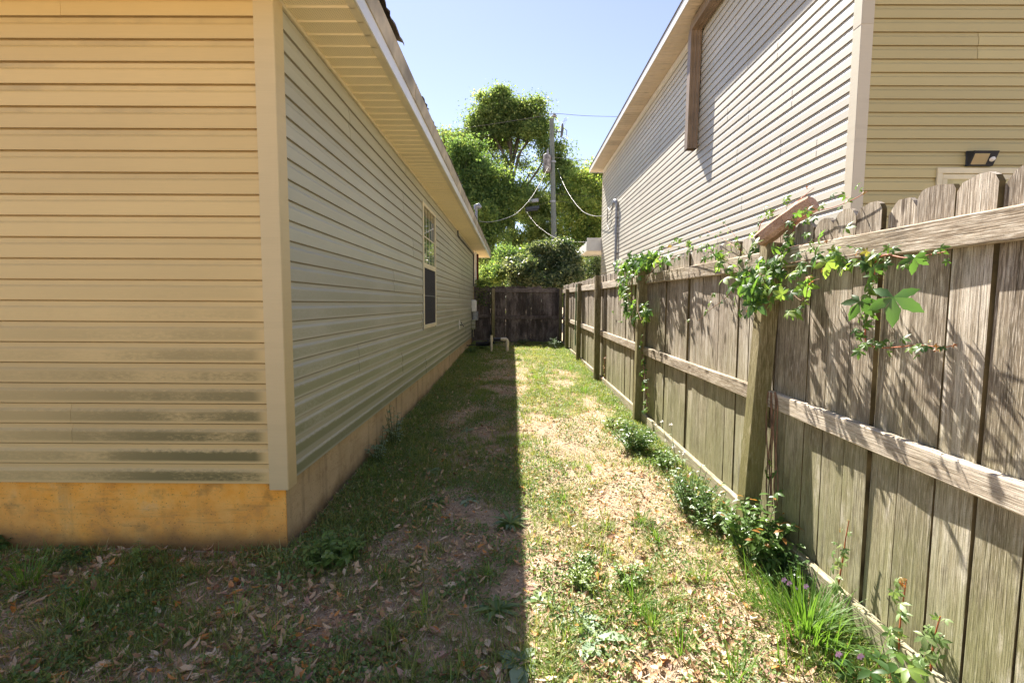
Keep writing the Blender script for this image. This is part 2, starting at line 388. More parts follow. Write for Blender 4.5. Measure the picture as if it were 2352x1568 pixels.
def found_mat():
    m = NT("painted_foundation_stucco", .85, .15); P = m.pos(); sp = m.sep(P)
    n1 = m.noise(P, 2.2, 5, .6); n2 = m.noise(P, 60, 4, .6)
    streak = m.noise(m.comb(m.math('MULTIPLY', sp[0], 7), m.math('MULTIPLY', sp[1], 7), m.math('MULTIPLY', sp[2], .9)), 1, 4, .65)
    c = m.ramp(n1, [(0.3, (0.45, 0.33, 0.185)), (0.7, (0.60, 0.46, 0.28))])
    # iron-orange staining of the front face (y < 2.70)
    front = m.math('LESS_THAN', sp[1], 2.69)
    oz = m.math('ADD', m.math('MULTIPLY', m.sstep(sp[2], .12, .42), .55), m.math('MULTIPLY', m.sstep(n1, .42, .68), .5))
    c = m.mix(m.math('MULTIPLY', front, m.math('ADD', .78, m.math('MULTIPLY', oz, .3))), c, m.ramp(m.noise(P, 4.5, 5, .65), [(0.32, (0.66, 0.30, 0.07)), (0.45, (0.92, 0.41, 0.06)), (0.6, (0.97, 0.50, 0.11)), (0.72, (0.86, 0.52, 0.20))]))
    side = m.math('SUBTRACT', 1.0, front)
    gr = m.math('MULTIPLY', m.sstep(streak, .52, .75), m.math('ADD', .25, m.math('MULTIPLY', side, .45)))
    c = m.mix(gr, c, (0.12, 0.10, 0.065))
    base = m.math('MULTIPLY', m.sstep(m.math('ADD', sp[2], m.math('MULTIPLY', m.math('SUBTRACT', n1, .5), .25)), .17, .02), .7)
    c = m.mix(base, c, (0.10, 0.075, 0.045))
    po = m.noise(P, 95, 3, .6); c = m.mix(m.math('MULTIPLY', m.sstep(po, .60, .70), .55), c, (0.10, 0.06, 0.03))
    tr = m.noise(m.comb(m.math('MULTIPLY', sp[0], 3.5), m.math('MULTIPLY', sp[1], 3.5), m.math('MULTIPLY', sp[2], 34)), 1, 4, .7)
    c = m.mix(m.math('MULTIPLY', m.sstep(tr, .52, .7), .28), c, (0.30, 0.18, 0.08))
    sm = m.noise(P, 6.5, 4, .6); c = m.mix(m.math('MULTIPLY', m.sstep(sm, .56, .72), .4), c, (0.22, 0.14, 0.06))
    m.color(c); m.bump(m.math('ADD', m.math('ADD', n2, tr), m.math('MULTIPLY', streak, .6)), .45, .004); return m.m
M['found'] = found_mat()

def shingle_mat():
    m = NT("asphalt_shingle", .95, .1); nz = m.noise(m.pos(), 180, 2); r = m.orand()
    m.color(m.ramp(m.math('ADD', m.math('MULTIPLY', nz, .7), m.math('MULTIPLY', r, .3)), [(0.3, (0.05, 0.043, 0.037)), (0.6, (0.14, 0.115, 0.09)), (0.8, (0.26, 0.22, 0.18))]))
    m.bump(nz, .6, .003); return m.m
M['shingle'] = shingle_mat()

def ground_mat():
    m = NT("sandy_soil", .95, .1); P = m.pos()
    n1 = m.noise(P, 1.3, 6, .6); n2 = m.noise(P, 9, 6, .65); n3 = m.noise(P, 130, 4, .7); n4 = m.noise(P, 40, 5, .7, .6)
    c = m.ramp(n2, [(0.3, (0.38, 0.275, 0.18)), (0.52, (0.56, 0.43, 0.30)), (0.72, (0.66, 0.53, 0.39))])
    c = m.mix(m.sstep(n1, .42, .6), c, m.ramp(n4, [(0.3, (0.27, 0.19, 0.12)), (0.55, (0.48, 0.355, 0.235)), (0.75, (0.62, 0.49, 0.35))]))
    c = m.mix(m.math('MULTIPLY', m.sstep(n3, .5, .7), .45), c, (0.75, 0.64, 0.50))
    c = m.mix(m.math('MULTIPLY', m.sstep(n3, .45, .3), .5), c, (0.09, 0.06, 0.04))
    m.color(c); m.bump(m.math('ADD', m.math('MULTIPLY', n3, .6), n4), .9, .02); return m.m
M['ground'] = ground_mat()

def leafy_mat(name, stops, trans, rough=.5, spec=.35, tmul=1.6, nz=0):
    m = NT(name, rough, spec); r = m.math('FRACT', m.math('ADD', m.attr("rnd"), m.orand()))
    if nz: r = m.math('ADD', m.math('MULTIPLY', r, .55), m.math('MULTIPLY', m.noise(m.pos(), nz, 3), .45))
    c = m.ramp(r, stops); m.color(c)
    if trans:
        t = m.mix(1.0, c, (tmul, tmul, tmul * .55), 'MULTIPLY'); m.translucent(t, trans)
    return m.m
M['grass'] = leafy_mat("grass_blades", [(0.0, (0.10, 0.17, 0.045)), (0.4, (0.17, 0.26, 0.06)), (0.62, (0.22, 0.27, 0.075)), (0.76, (0.42, 0.37, 0.17)), (1.0, (0.66, 0.53, 0.31))], .4, nz=1.2)
M['tuft'] = leafy_mat("fresh_grass_blades", [(0.0, (0.09, 0.18, 0.03)), (0.6, (0.15, 0.27, 0.045)), (1.0, (0.26, 0.36, 0.08))], .45)
M['cover'] = leafy_mat("low_weed_leaves", [(0.0, (0.08, 0.14, 0.045)), (0.5, (0.14, 0.22, 0.065)), (0.8, (0.21, 0.285, 0.09)), (1.0, (0.33, 0.34, 0.15))], .3, nz=1.0)
M['weed'] = leafy_mat("weed_leaves", [(0.0, (0.08, 0.155, 0.05)), (0.6, (0.16, 0.255, 0.07)), (1.0, (0.30, 0.38, 0.12))], .42, .36, .5)
M['palegreen'] = leafy_mat("blue_green_rosette_leaves", [(0.0, (0.15, 0.23, 0.14)), (1.0, (0.27, 0.36, 0.22))], .2, .5)
M['creeper'] = leafy_mat("creeper_leaves", [(0.0, (0.045, 0.10, 0.03)), (0.5, (0.10, 0.19, 0.04)), (0.85, (0.16, 0.26, 0.055)), (1.0, (0.23, 0.31, 0.08))], .48, .42, .4, 1.9)
M['youngleaf'] = leafy_mat("young_orange_leaves", [(0.0, (0.40, 0.13, 0.04)), (0.6, (0.35, 0.20, 0.06)), (1.0, (0.25, 0.24, 0.07))], .4, .4, .4, 1.5)
M['palecreeper'] = leafy_mat("pale_shoot_leaves", [(0.0, (0.13, 0.22, 0.07)), (1.0, (0.26, 0.34, 0.15))], .4, .4, .4)
M['stem'] = plain("woody_vine_stem", (0.24, 0.14, 0.09), .7, .2, var=.25, sc=20)
M['redstem'] = plain("red_shoot_stem", (0.42, 0.13, 0.06), .5, .3, var=.2, sc=20)
M['greenstem'] = plain("green_stem", (0.12, 0.17, 0.06), .6, .3, var=.2, sc=20)
M['litter'] = leafy_mat("dry_leaves", [(0.0, (0.22, 0.115, 0.06)), (0.25, (0.42, 0.25, 0.13)), (0.55, (0.58, 0.40, 0.235)), (0.80, (0.76, 0.60, 0.40)), (0.88, (0.48, 0.27, 0.15)), (0.93, (0.66, 0.30, 0.09)), (1.0, (0.60, 0.26, 0.07))], .15, .6, .3, 1.2)
M['debris'] = leafy_mat("leaf_crumbs", [(0.0, (0.16, 0.095, 0.06)), (0.35, (0.44, 0.31, 0.20)), (0.75, (0.68, 0.53, 0.37)), (1.0, (0.80, 0.68, 0.52))], 0, .8, .2)
M['oak'] = leafy_mat("oak_leaves", [(0.0, (0.05, 0.09, 0.035)), (0.5, (0.15, 0.205, 0.075)), (1.0, (0.32, 0.36, 0.15))], .52, .62, .25, 2.2)
M['darkleaf'] = leafy_mat("dark_evergreen_leaves", [(0.0, (0.04, 0.085, 0.04)), (0.6, (0.10, 0.165, 0.055)), (1.0, (0.23, 0.28, 0.09))], .5, .6, .25, 2.1)
M['limeleaf'] = leafy_mat("yellow_green_leaves", [(0.0, (0.09, 0.15, 0.045)), (0.6, (0.19, 0.26, 0.07)), (1.0, (0.30, 0.32, 0.10))], .5, .62, .25, 2.3)
M['glossy'] = leafy_mat("glossy_shrub_leaves", [(0.0, (0.04, 0.075, 0.035)), (0.6, (0.115, 0.16, 0.07)), (1.0, (0.32, 0.35, 0.19))], .3, .4, .5, 1.9)

def glass_mat():
    m = NT("window_glass", .04, .8); m.color((0.03, 0.035, 0.035)); m.b.inputs["IOR"].default_value = 1.6
    m.b.inputs["Coat Weight"].default_value = .5; m.b.inputs["Coat Roughness"].default_value = .02
    m.bump(m.noise(m.pos(), 3, 2), .05, .01); return m.m
M['glass'] = glass_mat()
def screen_mat():
    m = NT("insect_screen", .8, .2); sp = m.sep(m.pos())
    w = m.math('FRACT', m.math('MULTIPLY', sp[2], 240)); v = m.math('FRACT', m.math('MULTIPLY', sp[1], 240))
    m.color(m.mix(m.math('MAXIMUM', m.math('LESS_THAN', w, .3), m.math('LESS_THAN', v, .3)), (0.012, .012, .014), (0.045, .045, .05))); return m.m
M['screen'] = screen_mat()

# ------------------------------------------------------------------ terrain
def gh(x, y):
    x = np.asarray(x, float); y = np.asarray(y, float)
    r = np.interp(y, [-400, 2.2, 15.0, 600], [0, 0, .20, .20])
    n = (fbm(x * 2.3, y * 2.3, 5) - .5) * .045 + (fbm(x * 9, y * 9, 9) - .5) * .014
    near = np.clip(1 - (np.abs(y - 7) - 10) / 10, 0, 1) * np.clip(1 - (np.abs(x) - 8) / 6, 0, 1)
    return r + n * near
def ghs(x, y): return float(gh(x, y))
def axis(lo, a, b, hi, step, far):
    c = list(np.arange(a, b + 1e-6, step)); l = []; d = step; p = a
    while p > lo: d *= 1.35; p -= d; l.append(max(p, lo))
    r = []; d = step; p = b
    while p < hi: d *= 1.35; p += d; r.append(min(p, hi))
    return np.array(l[::-1] + c + r)
xs = axis(-600, -5, 1.9, 600, .045, 0); ys = axis(-300, .2, 16, 900, .055, 0)
GX, GY = np.meshgrid(xs, ys); GZ = gh(GX, GY)
me = bpy.data.meshes.new("ground"); nx, ny = len(xs), len(ys)
me.vertices.add(nx * ny); me.vertices.foreach_set("co", np.stack([GX, GY, GZ], -1).reshape(-1).astype(np.float32))
ii = (np.arange(ny - 1)[:, None] * nx + np.arange(nx - 1)[None, :]).reshape(-1)
fq = np.stack([ii, ii + 1, ii + nx + 1, ii + nx], -1).reshape(-1)
me.loops.add(len(fq)); me.loops.foreach_set("vertex_index", fq.astype(np.int32))
me.polygons.add(len(ii)); me.polygons.foreach_set("loop_start", (np.arange(len(ii)) * 4).astype(np.int32)); me.update(calc_edges=True)
me.polygons.foreach_set("use_smooth", np.ones(len(ii), bool))
g = mesh_obj("ground", me, M['ground']); tag(g, kind='structure')

# ------------------------------------------------------------------ siding
PROF = [(0.0, -.004), (0.0, .0155), (.58, .0145), (.64, .0125), (.69, .008), (.74, .0055), (.93, .0045), (.97, -.003), (1.0, -.004)]
def panel_mesh(length, ncourse, shift=0.0):
    """panel running along +t, outward +n, built at origin; returned as profile verts"""
    prof = []
    for k in range(ncourse):
        for f, o in PROF: prof.append(((f + k) * COURSE, o + shift))
    return prof
def siding_wall(parent, mat, P0, tdir, ndir, L, ncourses, z0, seams, cuts=(), max_top=None, gap=.0):
    """parent: wall part. courses run along tdir from P0. seams: {row: [t,...]}. cuts: (t0,t1,c0,c1) openings in course units"""
    tdir = Vector(tdir); ndir = Vector(ndir); P0 = Vector(P0); row = 0; c = 0
    while c < ncourses:
        n = min(2, ncourses - c)
        ss = sorted(s for s in seams.get(row, []) if .15 < s < L - .15)
        edges = [0.0] + ss + [L]
        for i in range(len(edges) - 1):
            a, b = edges[i], edges[i + 1]
            if i > 0: a += .0035
            pieces = [(a, b, c, n)]
            for (t0, t1, c0, c1) in cuts:
                new = []
                for (pa, pb, pc, pn) in pieces:
                    ov0, ov1 = max(pc, c0), min(pc + pn, c1)
                    if ov0 >= ov1 or pb <= t0 or pa >= t1: new.append((pa, pb, pc, pn)); continue
                    if pa < t0: new.append((pa, t0, pc, pn))
                    if pb > t1: new.append((t1, pb, pc, pn))
                    m0, m1 = max(pa, t0), min(pb, t1)
                    if pc < ov0: new.append((m0, m1, pc, ov0 - pc))
                    if pc + pn > ov1: new.append((m0, m1, ov1, pc + pn - ov1))
                pieces = new
            for (pa, pb, pc, pn) in pieces:
                sh = .0022 if (i % 2) else 0.0
                prof = panel_mesh(0, pn, sh)
                org = P0 + tdir * pa + Vector((0, 0, z0 + pc * COURSE))
                Lp = pb - pa; vs = []; N = len(prof)
                ts = [0, Lp]
                for t in ts:
                    for (z, o) in prof: vs.append(tdir * t + ndir * o + Vector((0, 0, z)))
                fs = []
                flip = tdir.cross(UP).dot(ndir) < 0
                for j in range(N - 1):
                    q = (j, N + j, N + j + 1, j + 1); fs.append(q if not flip else q[::-1])
                # end lips
                for e, t in ((0, 0), (1, Lp)):
                    base = len(vs)
                    for (z, o) in prof: vs.append(tdir * t + ndir * (-.001) + Vector((0, 0, z)))
                    for j in range(N - 1):
                        q = (e * N + j, e * N + j + 1, base + j + 1, base + j); fs.append(q if (e == 0) != flip else q[::-1])
                mb = MB(); mb.add(vs, fs)
                # fine sliver of shadow gap at the joint: leave 2 mm
                mesh_obj("siding_panel", mb.mesh("siding_panel", (0, 0, 0), mat), mat, parent, org)
        row += 1; c += n

# ================================================================== LEFT HOUSE
XW, YF, YB, XL = -1.29, 2.67, 15.2, -9.0
ZS = 3.06
EAVE_X = -0.868
FRONT_Y = YF - .43
house = thing("house", (XW, YF, 0), "single storey house with tan lap siding and orange foundation on the left", "house")
w = MB(); w.box(XL, XW, YF + .006, YB, Z_SID + .006, ZS + .09)
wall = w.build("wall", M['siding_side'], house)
# foundation: slightly set back
f = MB(); f.box(XL, XW - .012, YF + .012, YB + 2.0, -.4, Z_SID + .005); fo = f.build("foundation", M['found'], house)
side_seams = {0: [4.23, 7.9, 11.1], 1: [2.75, 6.4, 10.0], 2: [1.20, 4.85, 8.3, 11.6], 3: [3.9, 7.4, 10.9], 4: [5.3, 9.2], 5: [2.4, 6.1, 8.6, 11.3], 6: [4.9, 7.7, 9.6],
              7: [3.4, 6.3, 9.1, 11.7], 8: [5.6, 8.4, 10.6], 9: [2.9, 6.8, 9.9], 10: [1.09, 4.4, 7.9, 11.2], 11: [3.03, 6.6, 9.4, 12.0]}
WY0, WY1 = 6.77, 7.84
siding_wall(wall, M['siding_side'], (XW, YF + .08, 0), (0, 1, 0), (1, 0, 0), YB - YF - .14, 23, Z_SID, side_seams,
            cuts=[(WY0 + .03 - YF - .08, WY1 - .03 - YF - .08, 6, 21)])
fs_ = {1: [6.0, 2.35], 11: [2.3, 5.9], 4: [5.2], 6: [6.5], 8: [4.6], 2: [5.8], 3: [4.4], 5: [6.6], 7: [5.0], 9: [5.7], 10: [4.1], 0: [4.7]}
front_seams = {r: [7.71 - .08 - x if x > 4 else (7.71 - .08) - (x - 1.29 + 0) for x in v] for r, v in fs_.items()}
# front siding runs from XL to the corner (t measured from XL)
front_seams = {1: [(-2.48) - XL], 11: [(-2.39) - XL], 0: [3.2], 2: [4.4], 3: [3.6], 4: [4.9], 5: [2.9], 6: [4.1], 7: [3.3], 8: [4.7], 9: [3.9], 10: [3.0]}
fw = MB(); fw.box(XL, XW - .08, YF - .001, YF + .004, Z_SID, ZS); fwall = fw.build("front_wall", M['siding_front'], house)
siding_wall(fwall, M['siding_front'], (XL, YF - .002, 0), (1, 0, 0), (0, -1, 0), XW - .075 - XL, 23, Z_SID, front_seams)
# corner post : L-shaped with rounded nosing
cp = MB(); o = .022
cp.prism([(XW - .085, YF - o, Z_SID - .035), (XW + o - .004, YF - o, Z_SID - .035), (XW + o, YF - o + .004, Z_SID - .035), (XW + o, YF + .085, Z_SID - .035),
          (XW + .001, YF + .085, Z_SID - .035), (XW + .001, YF - .001, Z_SID - .035), (XW - .085, YF - .001, Z_SID - .035)][::-1], (0, 0, ZS - Z_SID + .03))
cp.build("corner_post", M['corner'], house)
cp = MB(); cp.box(XW + .001, XW + .02, YB - .06, YB + .02, Z_SID - .03, ZS - .004, .003); cp.build("corner_post", M['corner'], house)
# soffit: trim channels + ribbed panels
EY0, EY1 = FRONT_Y, 17.5
so = MB(); so.box(XW + .0005, XW + .022, YF - .02, YB, ZS - .022, ZS + .012, .003); sof = so.build("soffit", M['cream'], house)
y = 2.11
k = 0
RIBH = .007
def soffit_panel(parent, mat, x0, x1, y0, z, n=3, p=.137):
    vs = []; fs = []; prof = []
    for j in range(n):
        b = j * p; prof += [(b, 0), (b + .010, -RIBH), (b + .016, -RIBH), (b + .026, 0), (b + p - .001, 0)]
    for x in (x0, x1):
        for (yy, zz) in prof: vs.append((x, y0 + yy, z + zz))
    N = len(prof); fs = [(j, j + 1, N + j + 1, N + j) for j in range(N - 1)]
    # thickness above
    b = len(vs)
    vs += [(x0, y0, z + .006), (x0, y0 + n * p - .001, z + .006), (x1, y0 + n * p - .001, z + .006), (x1, y0, z + .006)]
    fs.append((b, b + 3, b + 2, b + 1))
    mb = MB(); mb.add(vs, fs); return mesh_obj("soffit_panel", mb.mesh("soffit_panel", (x0, y0, z), mat), mat, parent, (x0, y0, z))
while y < EY1 - .1:
    n = 3 if y + .411 < EY1 else 1
    soffit_panel(sof, M['soffit'], XW + .01, EAVE_X - .015, y, ZS + .001, n); y += .137 * n
# front overhang soffit (runs across the front)
x = XW - .01
while x > -6:
    mb = MB(); mb.box(x - .40, x - .003, FRONT_Y + .0, YF + .01, ZS + .001, ZS + .008); mb.build("soffit_panel", M['soffit'], sof, (x - .2, FRONT_Y, ZS)); x -= .403
fr = MB(); fr.box(XL, XW - .09, YF - .024, YF - .002, ZS - .024, ZS + .0, .003); fr.build("frieze_trim", M['cream'], house)
# fascia: soffit channel lip, white fascia, older drip edge above with lapped joints
fa = MB(); fa.box(EAVE_X - .055, EAVE_X - .006, EY0, EY1, ZS - .006, ZS + .014, .002); fa.build("soffit_channel", M['cream'], house)
fa = MB(); fa.box(EAVE_X - .0055, EAVE_X + .006, EY0 - .0, EY1, ZS - .006, ZS + .092, .002); fa.build("fascia", M['fascia'], house)
seg = [EY0, 4.25, 7.4, 10.4, 13.5, EY1]
for i in range(5):
    fa = MB(); a, b = seg[i], seg[i + 1]; dx = .004 * (i % 2)
    fa.prism([(EAVE_X - .02, a, ZS + .088), (EAVE_X + .013 + dx, a, ZS + .092), (EAVE_X + .030 + dx, a, ZS + .215 - .006 * (i % 2)), (EAVE_X - .02, a, ZS + .215)], (0, b - a - .004, 0))
    fa.build("drip_edge", M['fascia_old'], house)
# far end gable return
fa = MB(); fa.box(XW - 2, EAVE_X - .006, EY1 - .012, EY1, ZS - .006, ZS + .20, .002); fa.build("fascia", M['fascia'], house)
fa = MB(); fa.box(XL, EAVE_X - .006, EY0, EY0 + .012, ZS - .006, ZS + .20, .002); fa.build("fascia", M['fascia'], house)
# porch behind the wall end
cm = MB(); cm.box(-1.36, -1.20, 16.2, 16.4, 0, ZS, .006); cm.build("porch_column", M['redbrown'], house)
# roof: stepped courses, then loose first rows as single shingles
PITCH = .42
rf = MB(); z_e = ZS + .222
ridge_x = (XL + EAVE_X) / 2
rowd = .13; nrow = int((EAVE_X - ridge_x) / rowd)
for r in range(3, nrow):
    xa = EAVE_X - r * rowd; xb = xa - rowd - .01
    h0 = z_e + r * rowd * PITCH
    ya, yb = EY0 + r * rowd, EY1
    rf.add([(xa, ya, h0 + .008), (xa, yb, h0 + .008), (xb, yb, h0 + rowd * PITCH + .002), (xb, ya + rowd, h0 + rowd * PITCH + .002), (xa, ya, h0 - .004), (xa, yb, h0 - .004)], [(0, 1, 2, 3), (0, 4, 5, 1)])
# far slope + hip front
rh = z_e + (EAVE_X - ridge_x) * PITCH
rf.add([(ridge_x, EY0 + (EAVE_X - ridge_x), rh), (ridge_x, EY1, rh), (XL - .4, EY1, z_e), (XL - .4, EY0, z_e)], [(0, 1, 2, 3)])
rf.add([(EAVE_X, EY0, z_e), (ridge_x, EY0 + (EAVE_X - ridge_x), rh + .002), (XL - .4, EY0, z_e)], [(0, 1, 2)])
rf.add([(EAVE_X - .02, EY1 - .02, z_e - .03), (ridge_x, EY1 - .02, rh - .03), (XL - .4, EY1 - .02, z_e - .03)], [(0, 1, 2)])
rf.add([(EAVE_X + .01, EY0, z_e - .012), (EAVE_X + .01, EY1, z_e - .012), (EAVE_X - .5, EY1, z_e + .5 * PITCH - .012), (EAVE_X - .5, EY0, z_e + .5 * PITCH - .012)], [(0, 1, 2, 3)])
roof = rf.build("roof", M['shingle'], house)
sh_var = []
for v in range(6):
    mb = MB(); wd = random.uniform(.27, .31); L = .26; n = 6
    rr = [random.uniform(-.008, .008) for _ in range(n + 1)]
    top = []; bot = []
    for j in range(n + 1):
        yy = wd * j / n
        top.append((rr[j], yy, random.uniform(.010, .02))); bot.append((rr[j], yy, 0))
    vs = top + bot + [(-L, 0, L * PITCH + .006), (-L, wd, L * PITCH + .006)]
    fs = [(j, j + 1, n + 2 + j, n + 1 + j)[::-1] for j in range(n)] + [tuple(range(n + 1)) + (2 * n + 3, 2 * n + 2)]
    mb.add(vs, fs); sh_var.append(mb.mesh("shingle", (0, 0, 0), M['shingle']))
for r in range(3):
    y = EY0 - .02 + r * .11
    while y < EY1 - .28:
        if r == 0 and 3.60 < y < 4.05: out = .0
        else: out = (.046 if y < 3.7 else .026) if r == 0 else 0
        sh = mesh_obj("shingle", random.choice(sh_var), M['shingle'], roof, (EAVE_X + out - r * rowd + random.uniform(-.006, .01), y, z_e + r * rowd * PITCH + random.uniform(0, .006) + (.012 if y < 3.7 and r == 0 else 0)))
        sh.rotation_euler = (random.uniform(-.006, .006), random.uniform(-.02, .02), random.uniform(-.01, .01)); y += .29
# ---- window on the side wall
wz0, wz1 = 1.07, 2.825
def win_bar(mb, y0, y1, z0, z1, x0=XW + .012, x1=XW + .034, c=.003): mb.box(x0, x1, y0, y1, z0, z1, c)
win = MB(); fwid = .045
win_bar(win, WY0, WY0 + fwid, wz0, wz1); win_bar(win, WY1 - fwid, WY1, wz0, wz1)
win_bar(win, WY0 + fwid, WY1 - fwid, wz1 - .04, wz1, XW + .0125, XW + .0335); win_bar(win, WY0 + fwid, WY1 - fwid, wz0, wz0 + .055, XW + .0125, XW + .0385)
win.box(XW - .02, XW + .0119, WY0 + .002, WY1 - .002, wz0 + .01, wz1 - .01)
window = win.build("window", M['cream'], house)
zm = 1.91 + .055
mb = MB(); win_bar(mb, WY0 + fwid, WY1 - fwid, zm - .035, zm + .035, XW + .012, XW + .030); mb.build("meeting_rail", M['cream'], window)
mb = MB(); ya, yb = WY0 + fwid, WY1 - fwid
mb.box(XW + .0122, XW + .016, ya, yb, zm + .035, wz1 - .04); mb.build("pane", M['glass'], window)
mb = MB(); mb.box(XW + .0122, XW + .0145, ya, yb, wz0 + .055, zm - .035); mb.build("pane", M['glass'], window)
mb = MB(); mb.box(XW + .018, XW + .020, ya, yb, wz0 + .055, zm - .035); mb.build("insect_screen", M['screen'], window)
mb = MB(); mb.box(XW + .0202, XW + .023, ya, yb, wz0 + .46, wz0 + .475); mb.build("screen_bar", M['dkgrey'], window)
for j in (1, 2, 3):
    yy = ya + (yb - ya) * j / 4; mb = MB(); mb.box(XW + .0161, XW + .0185, yy - .008, yy + .008, zm + .035, wz1 - .04); mb.build("glazing_bar", M['cream'], window)
mb = MB(); zz = zm + (wz1 - zm) * .47; mb.box(XW + .0161, XW + .0192, ya, yb, zz - .008, zz + .008); mb.build("glazing_bar", M['cream'], window)
jc = MB()
jc.box(XW + .002, XW + .026, WY0 - .016, WY0 - .001, wz0 - .02, wz1 + .02, .002); jc.box(XW + .002, XW + .026, WY1 + .001, WY1 + .016, wz0 - .02, wz1 + .02, .002)
jc.build("trim_channel", M['siding_side'], window)
# ---- conduit under soffit, hose bib, meter boxes (fixed to the house)
mb = MB(); mb.tube([(XW + .03, 10.9, ZS - .02), (XW + .03, 10.9, ZS - .12), (XW + .03, 11.3, ZS - .13), (XW + .03, 14.9, ZS - .12), (XW + .03, 15.0, ZS - .2), (XW + .03, 15.0, 1.95)], .017, 6); mb.build("conduit", M['dkgrey'], house)
hb = MB(); hb.box(XW + .012, XW + .03, 11.15, 11.28, .82, 1.04, .004); bib = hb.build("hose_bib_plate", M['white'], house)
hb = MB(); hb.tube([(XW + .03, 11.21, .93), (XW + .10, 11.21, .93), (XW + .12, 11.20, .89)], .013, 6); hb.tube([(XW + .07, 11.21, .93), (XW + .07, 11.21, .98)], .006, 5); hb.tube([(XW + .07, 11.17, .98), (XW + .07, 11.25, .98)], .012, 6)
hb.build("tap", M['dkgrey'], bib)
mx = XW + .013
mb = MB(); mb.box(mx, mx + .15, 14.3, 14.62, 1.18, 1.53, .03); mb.build("meter_box", M['white'], house)
mb = MB(); mb.box(mx, mx + .17, 14.66, 14.98, .92, 1.18, .008); mb.build("cable_box", M['grey'], house)
mb = MB(); mb.box(mx, mx + .12, 14.25, 14.5, .66, .95, .008); mb.build("junction_box", M['siding_side'], house)
mb = MB(); mb.tube([(mx + .03, 14.4, 1.2), (mx + .05, 14.38, 1.05), (mx + .03, 14.35, .9)], .012, 5); mb.tube([(mx + .02, 14.6, .7), (mx + .02, 14.6, .1)], .014, 6)
mb.tube([(mx + .02, 14.2, 1.3), (mx + .04, 14.15, 1.0), (mx + .03, 14.2, .6), (mx + .02, 14.3, .2)], .006, 5); mb.build("service_cable", M['wiredark'], house)
mb = MB(); mb.tube([(-1.24, 15.5, .4), (-1.24, 15.5, ZS)], .035, 8); mb.build("vent_pipe", M['white'], house)
# service mast through the eave
wh = at(1094, 479, 14.6)
mb = MB(); mb.tube([(wh.x, 14.6, ZS + .1), (wh.x, 14.6, wh.z - .03)], .038, 10); mast = mb.build("service_mast", M['grey'], house)
mb = MB(); mb.tube([(wh.x - .02, 14.6, wh.z - .03), (wh.x - .01, 14.6, wh.z + .06), (wh.x + .06, 14.6, wh.z + .09), (wh.x + .13, 14.6, wh.z + .02)], [.05, .075, .075, .05], 10); mb.build("weatherhead", M['grey'], mast)

# ================================================================== RIGHT HOUSE
RX, RY0, RY1 = 3.07, 4.5, 17.2
RZ = 6.06
nh = thing("house", (RX, RY0, 0), "two storey neighbouring house with pale beige lap siding behind the wooden fence on the right", "house")
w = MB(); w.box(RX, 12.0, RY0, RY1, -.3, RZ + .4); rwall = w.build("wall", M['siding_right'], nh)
rs = {}
rng = random.Random(5)
for r in range(25):
    base = (r * 1.37) % 3.66; s = []
    t = base * .8 + rng.uniform(-.3, .3)
    while t < 12.6: s.append(t); t += 3.0 + rng.uniform(-.5, .65)
    rs[r] = s
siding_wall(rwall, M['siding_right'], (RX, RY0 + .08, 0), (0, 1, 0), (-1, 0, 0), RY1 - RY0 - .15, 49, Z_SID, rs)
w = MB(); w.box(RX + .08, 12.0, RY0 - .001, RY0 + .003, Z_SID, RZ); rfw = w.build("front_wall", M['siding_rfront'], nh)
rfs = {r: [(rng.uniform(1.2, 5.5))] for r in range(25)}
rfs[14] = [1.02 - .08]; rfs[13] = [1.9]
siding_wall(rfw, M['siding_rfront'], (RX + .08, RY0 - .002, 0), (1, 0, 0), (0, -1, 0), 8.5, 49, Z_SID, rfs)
o = .022
for (za, zb, e) in ((-.05, 3.93, 0.0), (3.90, RZ + .02, .0025)):
    mb = MB(); q = o + e
    mb.prism([(RX - q, RY0 + .085, za), (RX - q, RY0 - q + .004, za), (RX - q + .004, RY0 - q, za), (RX + .085, RY0 - q, za),
              (RX + .085, RY0 - .001, za), (RX - .001, RY0 - .001, za), (RX - .001, RY0 + .085, za)][::-1], (0, 0, zb - za))
    mb.build("corner_post", M['corner_r'], nh)
mb = MB(); mb.box(RX - .02, RX - .001, RY1 - .07, RY1 + .02, -.1, RZ - .003, .003); mb.build("corner_post", M['corner_r'], nh)
REX = 2.64; RE1 = 17.55; RE0 = 3.9
mb = MB(); mb.box(RX - .022, RX - .0005, RY0 - .02, RY1, RZ - .10, RZ - .001, .003); rsof = mb.build("soffit", M['white'], nh)
y = RE0
while y < RE1 - .1:
    n = 3 if y + .411 < RE1 else 1
    soffit_panel(rsof, M['soffit_r'], REX + .012, RX - .0225 if y < RY1 - .3 and y > RY0 + .1 else RX + .3, y, RZ + .001, n); y += .137 * n
mb = MB(); mb.box(REX - .006, REX + .006, RE0, RE1, RZ - .012, RZ + .135, .002); mb.build("fascia", M['fascia'], nh)
mb = MB(); mb.box(REX + .006, RX + 5, RE1 - .012, RE1, RZ - .012, RZ + .135, .002); mb.build("fascia", M['fascia'], nh)
mb = MB(); mb.box(REX + .006, RX + 5, RE0, RE0 + .012, RZ - .012, RZ + .135, .002); mb.build("fascia", M['fascia'], nh)
mb = MB(); mb.box(REX - .02, REX + .03, RE0 - .02, RE1 + .02, RZ + .137, RZ + .152, .002)
rx2 = 7.5; rz2 = RZ + .15 + (rx2 - REX) * .42
